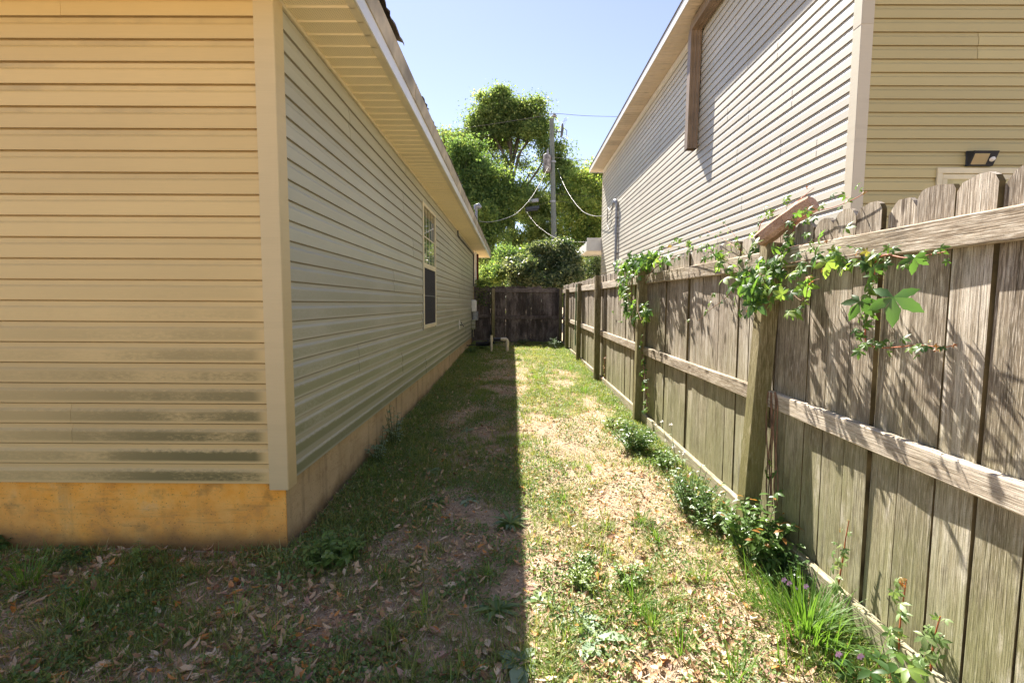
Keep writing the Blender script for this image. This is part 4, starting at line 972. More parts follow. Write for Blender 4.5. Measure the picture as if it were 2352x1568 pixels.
# ivy hanging over the far fence beside the house
rng = np.random.RandomState(21); cc = np.stack([rng.normal(-1.0, .13, 900), rng.normal(15.22, .05, 900), rng.uniform(1.35, 2.15, 900)], -1)
cc[:, 2] = np.where(rng.uniform(size=900) < .6, rng.normal(2.05, .07, 900), cc[:, 2]); cc[:, 0] += np.where(cc[:, 2] > 1.9, rng.normal(0, .12, 900), 0)
me = np_mesh("ivy", leaf_quads(cc, .06, rng) - np.array([-1, 15.22, 2.0]), 4, rng.uniform(0, 1, 900)); o_ = mesh_obj("ivy", me, M['darkleaf'], None, (-1, 15.22, 2.0)); tag(o_, "dark ivy draped over the far fence beside the left house wall", "ivy")
# distant woodland
rng = np.random.RandomState(33); n = 46000
cc = np.stack([rng.uniform(-55, 60, n), rng.uniform(52, 62, n), np.zeros(n)], -1); hgt = 5.0 + fbm(cc[:, 0] * .25, cc[:, 0] * 0, 4) * 5; cc[:, 2] = hgt * np.sqrt(rng.uniform(0, 1, n))
me = np_mesh("woodland", leaf_quads(cc, .75, rng), 4, rng.uniform(0, 1, n)); tag(mesh_obj("woodland", me, M['oak']), "far belt of green woodland behind the yards", "woodland", kind='stuff')
bx = MB(); bx.box(-7.6, -2.3, 26, 26.2, 0, 4.6); o_ = None

# ================================================================== PLANTS
def stamp_leaf(mb, base, d, up, L, W, curve=.3, fold=.25, segs=4, shape=None, tooth=0.0):
    d = d.normalized(); s = d.cross(up)
    s = s.normalized() if s.length > 1e-5 else Vector((1, 0, 0)); n = s.cross(d).normalized()
    if shape is None: shape = [math.sin(math.pi * (k / segs) ** .8) for k in range(segs + 1)]
    vs = []; fs = []
    for k in range(segs + 1):
        t = k / segs; c = base + d * (L * t) - n * (L * curve * t * t) ; w = W * .5 * shape[k]
        if tooth and 0 < k < segs: w *= 1 + tooth * (1 if k % 2 else -1)
        vs += [c - s * w + n * (w * fold), c, c + s * w + n * (w * fold)]
    for k in range(segs):
        a = k * 3; b = a + 3
        fs += [(a, a + 1, b + 1, b), (a + 1, a + 2, b + 2, b + 1)]
    mb.add(vs, fs, True)
TT = [0.04, .35, .78, 1.0, .97, .76, .42, .03]
def palmate_mesh(name, mat, seed, n=5, L=1.0):
    """five-leaflet creeper leaf, unit size, hanging along +x with normal +z"""
    r = random.Random(seed); mb = MB()
    for k in range(n):
        a = math.radians((k - (n - 1) / 2) * (58 if n == 5 else 64)) + r.uniform(-.12, .12); ll = L * (.62 if abs(k - (n - 1) / 2) > 1.4 else (.86 if k != (n - 1) / 2 else 1.0)) * r.uniform(.9, 1.1)
        d = Vector((math.cos(a), math.sin(a), r.uniform(-.25, .05)))
        stamp_leaf(mb, Vector((0, 0, 0)), d, Vector((r.uniform(-.3, .3), r.uniform(-.3, .3), 1)), ll, ll * .40, r.uniform(.15, .4), r.uniform(.1, .4), 7, TT, .10)
    return mb.mesh(name, (0, 0, 0), mat)
def orient(o, xdir, zdir):
    x = Vector(xdir).normalized(); z = Vector(zdir); z = (z - x * z.dot(x)); z = z.normalized() if z.length > 1e-5 else UP
    y = z.cross(x); o.rotation_euler = Matrix((x, y, z)).transposed().to_euler()
PALM = {m: [palmate_mesh("leaf", M[m], s, 5 if s % 4 else 3) for s in range(1, 7)] for m in ('creeper', 'youngleaf', 'palecreeper')}
def vine_leaf(parent, p, size, kind, rg, outward=Vector((-1, -.35, .25)), drop=.6):
    me = rg.choice(PALM[kind]); o = mesh_obj("leaf", me, None, parent, p)
    xd = Vector((rg.uniform(-.4, .15), rg.uniform(-.8, .8), -rg.uniform(.0, 1) * drop - .05 + rg.uniform(0, .35)))
    zd = outward + Vector((rg.uniform(-.6, .6), rg.uniform(-.7, .7), rg.uniform(-.3, .9)))
    orient(o, xd, zd); s = size * rg.uniform(.7, 1.25); o.scale = (s, s, s); return o
def smooth_path(P, n=5):
    out = []
    for i in range(len(P) - 1):
        p0 = P[max(i - 1, 0)]; p1 = P[i]; p2 = P[i + 1]; p3 = P[min(i + 2, len(P) - 1)]
        for s in range(n):
            t = s / n; out.append(.5 * ((2 * p1) + (p2 - p0) * t + (2 * p0 - 5 * p1 + 4 * p2 - p3) * t * t + (3 * p1 - p0 - 3 * p2 + p3) * t ** 3))
    return out + [P[-1]]
def vine_path(parent, pts, size, nleaf, rg, stem_r=.0025, mat='stem', kind='creeper', jit=.03, X=1.45, tipyoung=True):
    P = [atX(p[0], p[1], p[2] if len(p) > 2 else X) for p in pts]; S = smooth_path(P); mb = MB()
    mb.tube(S, [stem_r * (1.2 - .7 * i / len(S)) for i in range(len(S))], 5); mb.build("stem", M[mat], parent, P[0])
    nleaf = int(nleaf * 1.3)
    for i in range(nleaf):
        t = (i + rg.uniform(0, .8)) / nleaf; p = S[min(int(t * (len(S) - 1)), len(S) - 1)]
        q = p + Vector((-abs(rg.gauss(0, jit)), rg.gauss(0, jit), rg.gauss(0, jit)))
        k = kind; s = size * (1.1 - .55 * t)
        if tipyoung and t > .86 and rg.random() < .6: k = 'youngleaf'; s *= .6
        vine_leaf(parent, q, s * .86, k, rg)
    return S
rv = random.Random(17)
M['deepleaf'] = leafy_mat('mature_creeper_leaf', [(0.0, (0.05, 0.12, 0.045)), (1.0, (0.075, 0.16, 0.05))], .3, .35, .5, 1.8)
BIG = [palmate_mesh('leaf', M['creeper'], 42, 5), palmate_mesh('leaf', M['deepleaf'], 43, 5)]
v1 = thing("creeper_vine", atX(1760, 640, 1.40), "bright green creeper spreading over the nearest fence post and the top rail beside it", "vine")
vine_path(v1, [(1752, 640), (1790, 612), (1840, 600), (1900, 592), (1950, 588), (1985, 580), (2012, 598)], .075, 34, rv, .004, X=1.43, jit=.035)
vine_path(v1, [(2012, 598), (2035, 585), (2075, 592), (2110, 590), (2150, 582), (2172, 578)], .050, 13, rv, .003, 'redstem', X=1.42, jit=.02)
vine_path(v1, [(2012, 598), (2006, 640), (1996, 690), (1990, 740), (1988, 780), (2010, 797), (2060, 797), (2110, 792), (2160, 797), (2196, 792)], .044, 34, rv, .003, 'redstem', X=1.44, jit=.018)
vine_path(v1, [(1752, 640), (1715, 635), (1680, 610), (1650, 585), (1600, 572), (1550, 566), (1520, 575)], .075, 50, rv, .004, X=1.44, jit=.04)
vine_path(v1, [(1755, 650), (1720, 690), (1690, 665), (1660, 690), (1630, 712), (1605, 735)], .06, 12, rv, .003, X=1.38, jit=.03)
vine_path(v1, [(1735, 630), (1705, 580), (1672, 556), (1645, 540), (1607, 523)], .045, 12, rv, .0025, 'redstem', X=1.50, jit=.02)
vine_path(v1, [(1700, 575), (1690, 545), (1668, 520), (1637, 495)], .036, 8, rv, .002, 'redstem', X=1.50, jit=.015)
vine_path(v1, [(1745, 620), (1742, 560), (1745, 520), (1765, 495), (1795, 478), (1830, 462), (1870, 432)], .055, 20, rv, .003, 'redstem', X=1.55, jit=.03)
vine_path(v1, [(1800, 600), (1815, 560), (1830, 510), (1870, 487), (1915, 476), (1960, 458), (1992, 440)], .045, 22, rv, .0028, 'redstem', X=1.50, jit=.025)
vine_path(v1, [(1755, 640), (1765, 670), (1800, 655), (1840, 690), (1860, 650), (1885, 640)], .072, 26, rv, .003, X=1.37, jit=.05)
vine_path(v1, [(1750, 630), (1735, 670), (1728, 705), (1722, 720)], .085, 12, rv, .003, X=1.36, jit=.03)
vine_path(v1, [(1770, 620), (1800, 575), (1850, 560), (1880, 545)], .06, 16, rv, .003, X=1.42, jit=.04)
for (x_, y_, s_, a_) in ((2052, 690, .118, .1), (1975, 700, .085, .6), (1850, 660, .08, 0), (2100, 600, .06, .2), (1705, 655, .10, .3), (1900, 610, .075, .2), (1735, 700, .11, .5)):
    o_ = mesh_obj("leaf", BIG[int(s_ > .1)], None, v1, atX(x_, y_ - 8, 1.36)); orient(o_, Vector((.1 - a_, -.1 + a_ * .4, -1)), Vector((-.6, -.8, .25 + a_ * .3))); o_.scale = (s_,) * 3
v2 = thing("creeper_vine", atX(1465, 640, 1.4), "dense light green creeper clump smothering the second fence post and hanging down it", "vine")
P2 = atX(1470, 610, 1.45)
for (x_, y_, sx_, sy_, n_) in ((1470, 600, 30, 16, 70), (1440, 620, 22, 18, 45), (1500, 595, 20, 14, 28), (1428, 660, 10, 28, 34), (1445, 710, 16, 28, 34), (1478, 720, 8, 20, 18)):
    for _ in range(n_): vine_leaf(v2, atX(rv.gauss(x_, sx_ * .6), rv.gauss(y_, sy_ * .6), 1.38 + rv.uniform(-.03, .12)), .085, 'creeper', rv)
for pts in ([(1520, 590), (1480, 600), (1440, 630), (1425, 670), (1420, 700)], [(1460, 610), (1450, 660), (1460, 700), (1475, 740)], [(1560, 590), (1530, 600), (1500, 620), (1480, 650)]):
    vine_path(v2, pts, .07, 6, rv, .006, X=1.42)
v3 = thing("creeper_vine", atX(1480, 860, 1.42), "thin dark leaved creeper climbing the near side of the second fence post", "vine")
vine_path(v3, [(1488, 950), (1484, 900), (1480, 850), (1474, 800), (1478, 770)], .085, 16, rv, .006, X=1.46, jit=.03, tipyoung=False)
v4 = thing("dry_vine", atX(1775, 1150, 1.47), "bare brown vine stems climbing the pickets right behind the nearest post", "vine")
for k in range(5):
    dx = k * 5 - 8; S = [atX(1772 + dx + rv.uniform(-4, 4), yy, 1.485) for yy in (1165, 1110, 1050, 990, 930, 900)]; mb = MB(); mb.tube(smooth_path(S), .004, 5); mb.build("stem", M['stem'], v4, S[0])
for (x_, y_) in ((1765, 1060), (1780, 1090), (1758, 1085), (1785, 1130)): vine_leaf(v4, atX(x_, y_, 1.46), .05, 'creeper', rv)
def shoot(pts, label, n, size, X=1.49, kind='palecreeper'):
    t = thing("creeper_shoot", atX(*pts[0], X), label, "creeper"); vine_path(t, pts, size, n, rv, .0035, 'redstem', kind, .02, X); return t
shoot([(1925, 1345), (1935, 1290), (1942, 1240), (1950, 1195)], "reddish creeper shoot climbing a picket gap above the pink flowered grass clump", 14, .045)
shoot([(2065, 1490), (2068, 1430), (2076, 1370), (2082, 1330)], "pale green creeper shoot climbing the pickets in the middle of the three right hand shoots", 14, .055)
shoot([(2138, 1540), (2143, 1490), (2150, 1450), (2160, 1415)], "pale creeper shoot closest to the bottom right corner climbing a picket gap", 14, .06)
shoot([(1388, 900), (1390, 870), (1388, 840), (1392, 815)], "small orange leaved shoot climbing the fence between the second and third posts", 10, .05, kind='youngleaf')

def gp(px, py):
    """ground point under a pixel"""
    p = atZ(px, py, .02)
    for _ in range(6): p = atZ(px, py, ghs(p.x, p.y))
    return p
def tuft_mb(mb, c, n, h, spread, rg, w=.006, droop=.5):
    for _ in range(n):
        a = rg.uniform(0, 6.283); r = abs(rg.gauss(0, spread * .45)); b = c + Vector((math.cos(a) * r, math.sin(a) * r, -.005)); lean = rg.uniform(.1, .75)
        hh = h * rg.uniform(.5, 1.15); d = Vector((math.cos(a) * lean, math.sin(a) * lean, 1)).normalized(); s = Vector((-math.sin(a), math.cos(a), 0)); vs = []; ww = w * rg.uniform(.6, 1.3)
        for k in range(5):
            t = k / 4; p = b + d * (hh * t) + Vector((math.cos(a), math.sin(a), -1.1)) * (hh * droop * lean * t * t)
            if k < 4: vs += [p - s * (ww * .5 * (1 - t * .7)), p + s * (ww * .5 * (1 - t * .7))]
            else: vs.append(p)
        mb.add(vs, [(0, 1, 3, 2), (2, 3, 5, 4), (4, 5, 7, 6), (6, 7, 8)], True)
def plant_tuft(px, py, n, h, spread, label, name="grass_clump", group=None, seed=0, w=.006):
    c = gp(px, py); rg = random.Random(seed + int(px)); t = thing(name, c, label, "grass clump", group); mb = MB(); tuft_mb(mb, c, n, h, spread, rg, w); mb.build("blades", M['tuft'], t, c); return t, c
def plant_rosette(px, py, n, L, W, mat, label, name="rosette_weed", group=None, rise=.35):
    c = gp(px, py); rg = random.Random(int(px * 3 + py)); t = thing(name, c, label, "weed", group)
    for i in range(n):
        a = i * 2.4 + rg.uniform(-.3, .3); e = rg.uniform(.15, rise + .35); mb = MB(); l = L * rg.uniform(.6, 1.1)
        stamp_leaf(mb, Vector((0, 0, 0)), Vector((math.cos(a), math.sin(a), e)), UP, l, W * rg.uniform(.8, 1.2), .35 + e * .3, .25, 5, [.25, .55, .85, 1.0, .7, .05], .12)
        mesh_obj("leaf", mb.mesh("leaf", (0, 0, 0), M[mat]), None, t, c + Vector((0, 0, .006)))
    return t
def plant_bushy(px, py, r, h, nst, nl, ls, mat, label, name="leafy_weed", group=None, tip=None, cat="weed"):
    c = gp(px, py); rg = random.Random(int(px + py * 3)); t = thing(name, c, label, cat, group); st = MB(); lf = MB(); yl = MB()
    for i in range(nst):
        a = rg.uniform(0, 6.283); l = rg.uniform(.3, 1); e = c + Vector((math.cos(a) * r * l, math.sin(a) * r * l, h * rg.uniform(.5, 1.05) * (1.1 - l * .5)))
        b = c + Vector((math.cos(a) * r * l * .3, math.sin(a) * r * l * .3, 0)); m_ = b.lerp(e, .5) + Vector((0, 0, h * .08)); st.tube([b, m_, e], [.003, .0025, .0015], 4, cap=False)
        for k in range(nl):
            tt = .2 + .8 * (k + rg.random()) / nl; p = (b.lerp(m_, tt * 2) if tt < .5 else m_.lerp(e, tt * 2 - 1)); aa = rg.uniform(0, 6.283)
            d = Vector((math.cos(aa), math.sin(aa), rg.uniform(-.2, .6))); tgt = yl if (tip and k >= nl - 1 and rg.random() < tip) else lf
            s = ls * rg.uniform(.6, 1.2); stamp_leaf(tgt, p, d, UP + Vector((rg.uniform(-.5, .5), rg.uniform(-.5, .5), 0)), s, s * .5, .25, .3, 3, [.15, .9, .8, .05])
    st.build("stems", M['greenstem'], t, c); lf.build("foliage", M[mat], t, c)
    if yl.v: yl.build("young_leaves", M['youngleaf'], t, c)
    return t, c
# bushes along the fence
plant_bushy(1585, 1180, .26, .34, 46, 12, .035, 'weed', "sunlit leafy weed bush against the fence between the two nearest posts", tip=.1)
plant_bushy(1640, 1215, .22, .27, 38, 12, .034, 'weed', "glossy green weed bush at the alley side foot of the nearest fence post", tip=.1)
plant_bushy(1735, 1290, .22, .42, 46, 11, .055, 'weed', "dark leafy bush with orange young leaves just right of the nearest post foot", tip=.5)
plant_bushy(1800, 1335, .17, .20, 28, 10, .04, 'weed', "dark green bush between the nearest post and the pink flowered grass clump")
plant_bushy(1455, 1035, .24, .30, 46, 12, .045, 'weed', "small green bush at the foot of the second fence post")
plant_bushy(1410, 985, .2, .18, 30, 10, .035, 'weed', "low green weed against the fence just beyond the second post")
plant_bushy(1525, 1075, .15, .20, 26, 10, .035, 'weed', "bright green weed at the kickboard a step nearer than the second post")
t_, c_ = plant_tuft(1850, 1450, 420, .26, .34, "large bright grass clump with pink flowers spilling against the fence kickboard", "flowering_grass_clump", w=.008)
mbf = MB(); rg = random.Random(6); stf = MB()
for (x_, y_) in ((1775, 1340), (1800, 1330), (1812, 1338), (1825, 1350), (1790, 1352), (1760, 1362), (1908, 1492), (1915, 1505), (1925, 1500), (1975, 1505), (1850, 1345)):
    p = atX(x_, y_, 1.28 + rg.uniform(-.08, .1)); stf.tube([(c_.x + rg.uniform(-.1, .1), c_.y + rg.uniform(-.1, .1), c_.z), p], .0012, 4)
    for k in range(5):
        a = k * 1.257; stamp_leaf(mbf, p, Vector((math.cos(a), -.3, math.sin(a))), Vector((0, -1, .6)), .014, .010, 0, .1, 2, [.3, 1, .6])
mbf.build("flowers", M['flower'], t_); stf.build("flower_stems", M['greenstem'], t_)
# creeper seedlings bottom right
cs = thing("creeper_seedling", gp(1990, 1560), "low creeper with broad five part leaves in the bottom right corner by the kickboard", "creeper")
for (x_, y_, s_) in ((1955, 1520, .085), (2000, 1540, .10), (2045, 1545, .10), (1985, 1500, .07), (2060, 1500, .07), (2020, 1510, .06), (1960, 1555, .08), (2085, 1535, .08), (1925, 1565, .07), (2030, 1570, .09), (1905, 1535, .06)):
    p = atX(x_, y_, 1.33 + rv.uniform(-.06, .08)); o_ = mesh_obj("leaf", PALM['creeper'][rv.choice((0, 1, 2, 4))], None, cs, p); orient(o_, Vector((rv.uniform(-1, 1), rv.uniform(-1, .2), .1)), Vector((rv.uniform(-.4, .1), rv.uniform(-.6, .2), 1))); o_.scale = (s_ * .78,) * 3
    b_ = gp(x_, y_ + 25); mb = MB(); mb.tube([b_, b_.lerp(p, .6) + Vector((0, 0, .02)), p], .0018, 4); mb.build("stem", M['redstem'], cs, p)
# tall fluffy weed
c_ = gp(1560, 1150); tw = thing("seeding_weed", c_, "thin tall weed with white fluffy seed heads in front of the fence", "weed"); mb = MB(); fl = MB(); lf = MB(); rg = random.Random(12)
for (x_, y_) in ((1520, 968), (1541, 975), (1530, 1010), (1548, 1025), (1570, 1040)):
    p = atX(x_, y_, 1.28); mb.tube([c_, c_.lerp(p, .5) + Vector((.01, .02, 0)), p], [.003, .0025, .0015], 5)
    for k in range(16): stamp_leaf(fl, p, Vector((rg.gauss(0, 1), rg.gauss(0, 1), rg.gauss(0, 1))), UP, .018, .006, 0, 0, 2, [.3, 1, .3])
    for k in range(6):
        q_ = c_.lerp(p, rg.uniform(.2, .9)); stamp_leaf(lf, q_, Vector((rg.gauss(0, 1), rg.gauss(0, 1), .3)), UP, .05, .018, .3, .2, 3)
mb.build("stems", M['greenstem'], tw); fl.build("seed_heads", M['white'], tw); lf.build("foliage", M['palegreen'], tw)
# weeds in the middle and along the left house
plant_rosette(988, 1085, 10, .13, .035, 'palegreen', "blue green rosette weed in the shade along the left foundation, the larger one")
plant_rosette(1072, 990, 9, .11, .03, 'palegreen', "small blue green rosette weed in mid shade halfway down the alley")
plant_rosette(1075, 1152, 8, .09, .03, 'palegreen', "small grey green rosette in the shade left of the dark green one")
plant_rosette(1172, 1205, 34, .13, .024, 'weed', "dark green many leaved rosette right at the edge of the shadow line", rise=.8)
plant_rosette(1140, 1405, 26, .12, .024, 'weed', "dark green rosette in the shade near the bottom centre", rise=.7)
plant_rosette(1365, 1475, 12, .15, .05, 'palegreen', "large pale leaved weed lying flat in the sun near the bottom centre")
plant_rosette(1330, 1425, 12, .11, .035, 'palegreen', "pale leaved weed in the sun just above the largest flat one")
plant_rosette(1240, 1385, 10, .10, .035, 'weed', "small flat weed in the sun beside the shadow line")
plant_rosette(1000, 1160, 9, .11, .04, 'weed', "flat shaded weed near the left foundation below the blue green rosette")
plant_rosette(1195, 1530, 10, .12, .045, 'palegreen', "pale flat weed across the shadow line at the bottom edge")
plant_bushy(905, 1020, .13, .42, 16, 12, .035, 'palegreen', "tall grey green weed standing against the left foundation")
plant_bushy(870, 1060, .12, .30, 14, 10, .035, 'palegreen', "grey green weed at the left foundation nearest of the tall ones")
plant_bushy(780, 1290, .16, .20, 30, 9, .05, 'weed', "broad leaved dark weed beside the foundation close to the house corner")
plant_bushy(735, 1300, .12, .14, 22, 9, .04, 'weed', "low dark weed right at the house corner")
plant_bushy(1445, 1340, .13, .12, 34, 11, .025, 'weed', "small sunlit bushy weed in the middle of the bright ground")
plant_bushy(1340, 1300, .10, .08, 26, 10, .022, 'weed', "little green weed on bright ground below the shadow edge bend")
plant_bushy(1335, 1345, .11, .12, 30, 10, .022, 'weed', "fine leaved small weed in the sun next to the shadow line")
plant_bushy(330, 1300, .05, .20, 5, 12, .035, 'weed', "single upright leafy weed in front of the orange foundation")
plant_bushy(180, 1290, .10, .10, 16, 8, .035, 'weed', "low weed against the orange foundation left of the upright one")
plant_bushy(8, 1262, .08, .16, 10, 8, .05, 'weed', "leafy weed at the left picture edge against the foundation")
plant_bushy(1272, 800, .20, .34, 14, 12, .06, 'palegreen', "grey green weed in front of the far fence at the right corner")
plant_bushy(1200, 792, .25, .22, 20, 8, .06, 'weed', "dark weed at the foot of the far fence beside the elbow pipe")
plant_bushy(1110, 802, .25, .25, 24, 8, .06, 'weed', "dark weed below the black pipe near the left house wall")
plant_bushy(1085, 812, .18, .25, 18, 8, .06, 'weed', "dark weed at the far end of the left foundation")
TUF = [(60, 1345, 90, .20, .12, "bright grass clump at the left edge below the orange foundation"), (195, 1400, 60, .14, .1, "grass clump in the shade at lower left among fallen leaves"),
       (545, 1420, 46, .13, .08, "grass clump with upright blades in the lower left shade"), (880, 1330, 46, .13, .08, "grass clump in front of the house corner in the shade"),
       (640, 1480, 60, .12, .12, "wide shaded grass clump near the bottom left"), (1470, 1200, 90, .15, .12, "sunlit grass clump in the middle of the bright strip"),
       (1510, 1245, 70, .14, .1, "sunlit grass clump nearer than the middle one"), (1460, 1400, 90, .15, .13, "tall bright grass clump on the sunny ground near the bottom"),
       (1565, 1500, 50, .2, .07, "long bladed grass clump near the bottom right on bright sand"), (1690, 1560, 50, .18, .07, "grass clump at the bottom edge right of the bright sand"),
       (1230, 870, 120, .15, .22, "bright green grass patch at the start of the sunlit strip far down the alley"), (1310, 850, 120, .2, .22, "bright grass along the fence at the far end"),
       (1340, 900, 110, .18, .2, "bright grass along the fence before the third post"), (1250, 1020, 60, .12, .12, "green grass clump in the sun a third of the way down the alley"),
       (1290, 1150, 60, .11, .1, "sunlit small grass clump beside the shadow line"), (1090, 920, 90, .12, .2, "shaded grass patch halfway along the alley"),
       (1620, 1330, 60, .12, .09, "sunlit grass tuft left of the dark bush by the nearest post"), (1120, 1330, 60, .11, .1, "shaded grass tuft just left of the shadow line"),
       (980, 1400, 60, .10, .11, "low shaded grass tuft in the bottom middle left"), (1500, 1440, 50, .16, .08, "narrow tall grass tuft beside the tall bright clump")]
for (x_, y_, n_, h_, s_, l_) in TUF: plant_tuft(x_, y_, n_, h_, s_, l_, w=.005)

# ---- ground cover as countless small pieces
def sample_ground(n, dens, xr=(-4.6, 1.5), yr=(.9, 15.25), near_pow=1.6):
    X = []; Y = []; tot = 0
    while tot < n:
        m = n * 3; u = RN.uniform(size=m); y = yr[0] + (yr[1] - yr[0]) * u ** near_pow; x = RN.uniform(xr[0], xr[1], m)
        ok = ~((y > YF - .02) & (x < XW + .01)) & (x < 1.5) & (np.abs(x) < y * 1.2 + .6)
        ok &= RN.uniform(size=m) < dens(x, y); X.append(x[ok]); Y.append(y[ok]); tot += ok.sum()
    return np.concatenate(X)[:n], np.concatenate(Y)[:n]
def strip(x, c, w): return np.exp(-((x - c) / w) ** 2)
def d_grass(x, y):
    n = fbm(x * 2.6, y * 2.6, 31); n2 = vnoise(x * 9, y * 9, 77)
    base = np.clip((n - .46) * 6.5, 0.02, 1) * (.3 + .7 * n2)
    path = strip(x, .75, .38) * np.clip((8 - y) / 4, 0, 1) * .75 + strip(x, -.25, .35) * np.clip((6 - y) / 3, 0, 1) * .5
    edge = strip(x, -1.15, .35) * (y > 2.4) * .7 + strip(x, 1.4, .2) * .8
    far = np.clip((y - 7) / 5, 0, 1) * .14
    fl = (x < -1.0) * (y < 2.65) * .25
    return np.clip(base * (1 - path) + edge + far + fl, 0, 1)
def blades(n, dens, hmin, hmax, w, seed, mat, name, label, near_pow=1.6):
    x, y = sample_ground(n, dens, near_pow=near_pow); z = gh(x, y); a = RN.uniform(0, 6.283, n); h = RN.uniform(hmin, hmax, n) * (.6 + .8 * fbm(x * 3, y * 3, seed))
    lean = RN.uniform(.1, 1.3, n); ca, sa = np.cos(a), np.sin(a); ww = w * RN.uniform(.6, 1.3, n) * (1 + y * .10)
    b = np.stack([x, y, z - .004], -1); dr = np.stack([ca * lean, sa * lean, np.ones(n)], -1); dr /= np.linalg.norm(dr, axis=1)[:, None]; s = np.stack([-sa, ca, 0 * a], -1)
    ta = RN.uniform(-.9, .9, n); s = s * np.cos(ta)[:, None] + np.stack([ca * np.sin(ta), sa * np.sin(ta), 0 * a], -1)
    m_ = b + dr * (h * .55)[:, None]; t = b + dr * h[:, None] + np.stack([ca, sa, -.8 + 0 * a], -1) * (h * lean * .35)[:, None]
    V = np.stack([b - s * ww[:, None] * .5, b + s * ww[:, None] * .5, m_ + s * ww[:, None] * .38, m_ - s * ww[:, None] * .38, t], 1)
    me = np_strip_mesh(name, V, [(0, 1, 2, 3), (3, 2, 4)], RN.uniform(0, 1, n)); tag(mesh_obj(name, me, M[mat]), label, "grass", kind='stuff')
blades(170000, d_grass, .02, .085, .0032, 41, 'grass', "grass", "short mixed green and straw grass growing between the two houses")
def d_clump(x, y):
    n = fbm(x * 1.7 + 3, y * 1.7 + 8, 131)
    return np.clip(np.clip((n - .46) * 6, .03, 1) * (1 - .7 * strip(x, .95, .3) * (y < 9)) + strip(x, -1.15, .3) * (y > 2.4) * .5, 0, 1)
def clumps(nc, per, seed):
    x, y = sample_ground(nc, d_clump, near_pow=1.7); n = nc * per; cr = RN.uniform(.5, 1.4, nc); cc = RN.uniform(0, .45, nc)
    X = np.repeat(x, per); Y = np.repeat(y, per); S = np.repeat(cr, per); a = RN.uniform(0, 6.283, n); rr = np.abs(RN.normal(0, .022, n)) * S
    bx = X + np.cos(a) * rr; by = Y + np.sin(a) * rr; a2 = a + RN.normal(0, .5, n); ca, sa = np.cos(a2), np.sin(a2)
    h = .085 * S * RN.uniform(.4, 1.2, n); lean = RN.uniform(.15, 1.1, n); w = (.0042 * RN.uniform(.6, 1.3, n) * (1 + Y * .05))[:, None]
    b = np.stack([bx, by, gh(bx, by) - .004], -1); up = np.array([0, 0, 1.0]); o = np.stack([ca, sa, 0 * a], -1); s_ = np.stack([-sa, ca, 0 * a], -1)
    P = lambda t: b + (o * lean[:, None] + up) / np.sqrt(1 + lean ** 2)[:, None] * (h * t)[:, None] + (o * .5 - up * .8) * (h * lean * .55 * t * t)[:, None]
    V = np.stack([b - s_ * w * .5, b + s_ * w * .5, P(.4) + s_ * w * .45, P(.4) - s_ * w * .45, P(.75) + s_ * w * .3, P(.75) - s_ * w * .3, P(1.0)], 1)
    me = np_strip_mesh("grass_tufts", V, [(0, 1, 2, 3), (3, 2, 4, 5), (5, 4, 6)], np.repeat(cc, per) + RN.uniform(0, .3, n))
    tag(mesh_obj("grass_tufts", me, M['grass']), "many small tufts of green grass among the dry leaves", "grass", kind='stuff')
clumps(2300, 26, 5)
def d_cover(x, y):
    n = fbm(x * 3.4 + 9, y * 3.4, 61)
    return np.clip(np.clip((n - .47) * 6, .03, 1) * .75 + strip(x, -1.15, .28) * (y > 2.5) * .9 + strip(x, 1.38, .16) * .6, 0, 1) * (1 - .35 * strip(x, .8, .3) * (y < 7))
def flat_leaves(n, dens, L, W, mat, name, label, cat, rise, zoff=.0, tilt=.5, near_pow=1.6, curl=.3):
    x, y = sample_ground(n, dens, near_pow=near_pow); a = RN.uniform(0, 6.283, n); z = gh(x, y) + zoff + RN.uniform(0, rise, n)
    l = L * RN.uniform(.4, 1.4, n); w = W * RN.uniform(.6, 1.3, n) * (l / L) ** .5; ca, sa = np.cos(a), np.sin(a); e = RN.normal(0, tilt, n)
    d = np.stack([ca * np.cos(e), sa * np.cos(e), np.sin(e)], -1); s = np.stack([-sa, ca, RN.normal(0, tilt, n)], -1); s /= np.linalg.norm(s, axis=1)[:, None]; nn = np.cross(d, s)
    c = np.stack([x, y, z + np.abs(np.sin(e)) * l * .5], -1); cu = (RN.uniform(0, curl, n) * l)[:, None]
    P = lambda t, k: c + d * (l * t)[:, None] + s * (w * k)[:, None] + nn * cu * (abs(t) * 2) ** 2 * .35 + nn * (np.abs(w * k) * RN.uniform(.1, .7, n))[:, None]
    V = np.stack([P(-.5, 0), P(-.2, -.5), P(.15, -.5), P(.5, 0), P(.15, .5), P(-.2, .5), P(-.2, 0), P(.15, 0)], 1)
    me = np_strip_mesh(name, V, [(0, 1, 6), (0, 6, 5), (6, 1, 2, 7), (5, 6, 7, 4), (7, 2, 3), (4, 7, 3)], RN.uniform(0, 1, n)); me.polygons.foreach_set("use_smooth", np.ones(len(me.polygons), bool))
    tag(mesh_obj(name, me, M[mat]), label, cat, kind='stuff')
flat_leaves(85000, d_cover, .019, .011, 'cover', "ground_cover", "low small leaved weeds creeping over the soil", "weeds", .035, .004, .6)
def d_lit(x, y):
    n = fbm(x * 1.9 + 4, y * 1.9, 91); a = np.clip((n - .36) * 3.5, .1, 1)
    return np.clip(a * (np.clip(1.2 - y / 15, .2, 1)) + (x < -1.0) * (y < 2.65) * .3, 0, 1)
flat_leaves(10000, d_lit, .046, .0165, 'litter', "leaf_litter", "dry tan and brown fallen leaves scattered over the ground", "leaf litter", .016, .004, .32, 1.5, .95)
def d_deb(x, y): return np.clip(.35 + fbm(x * 4, y * 4, 12) * .8, 0, 1)
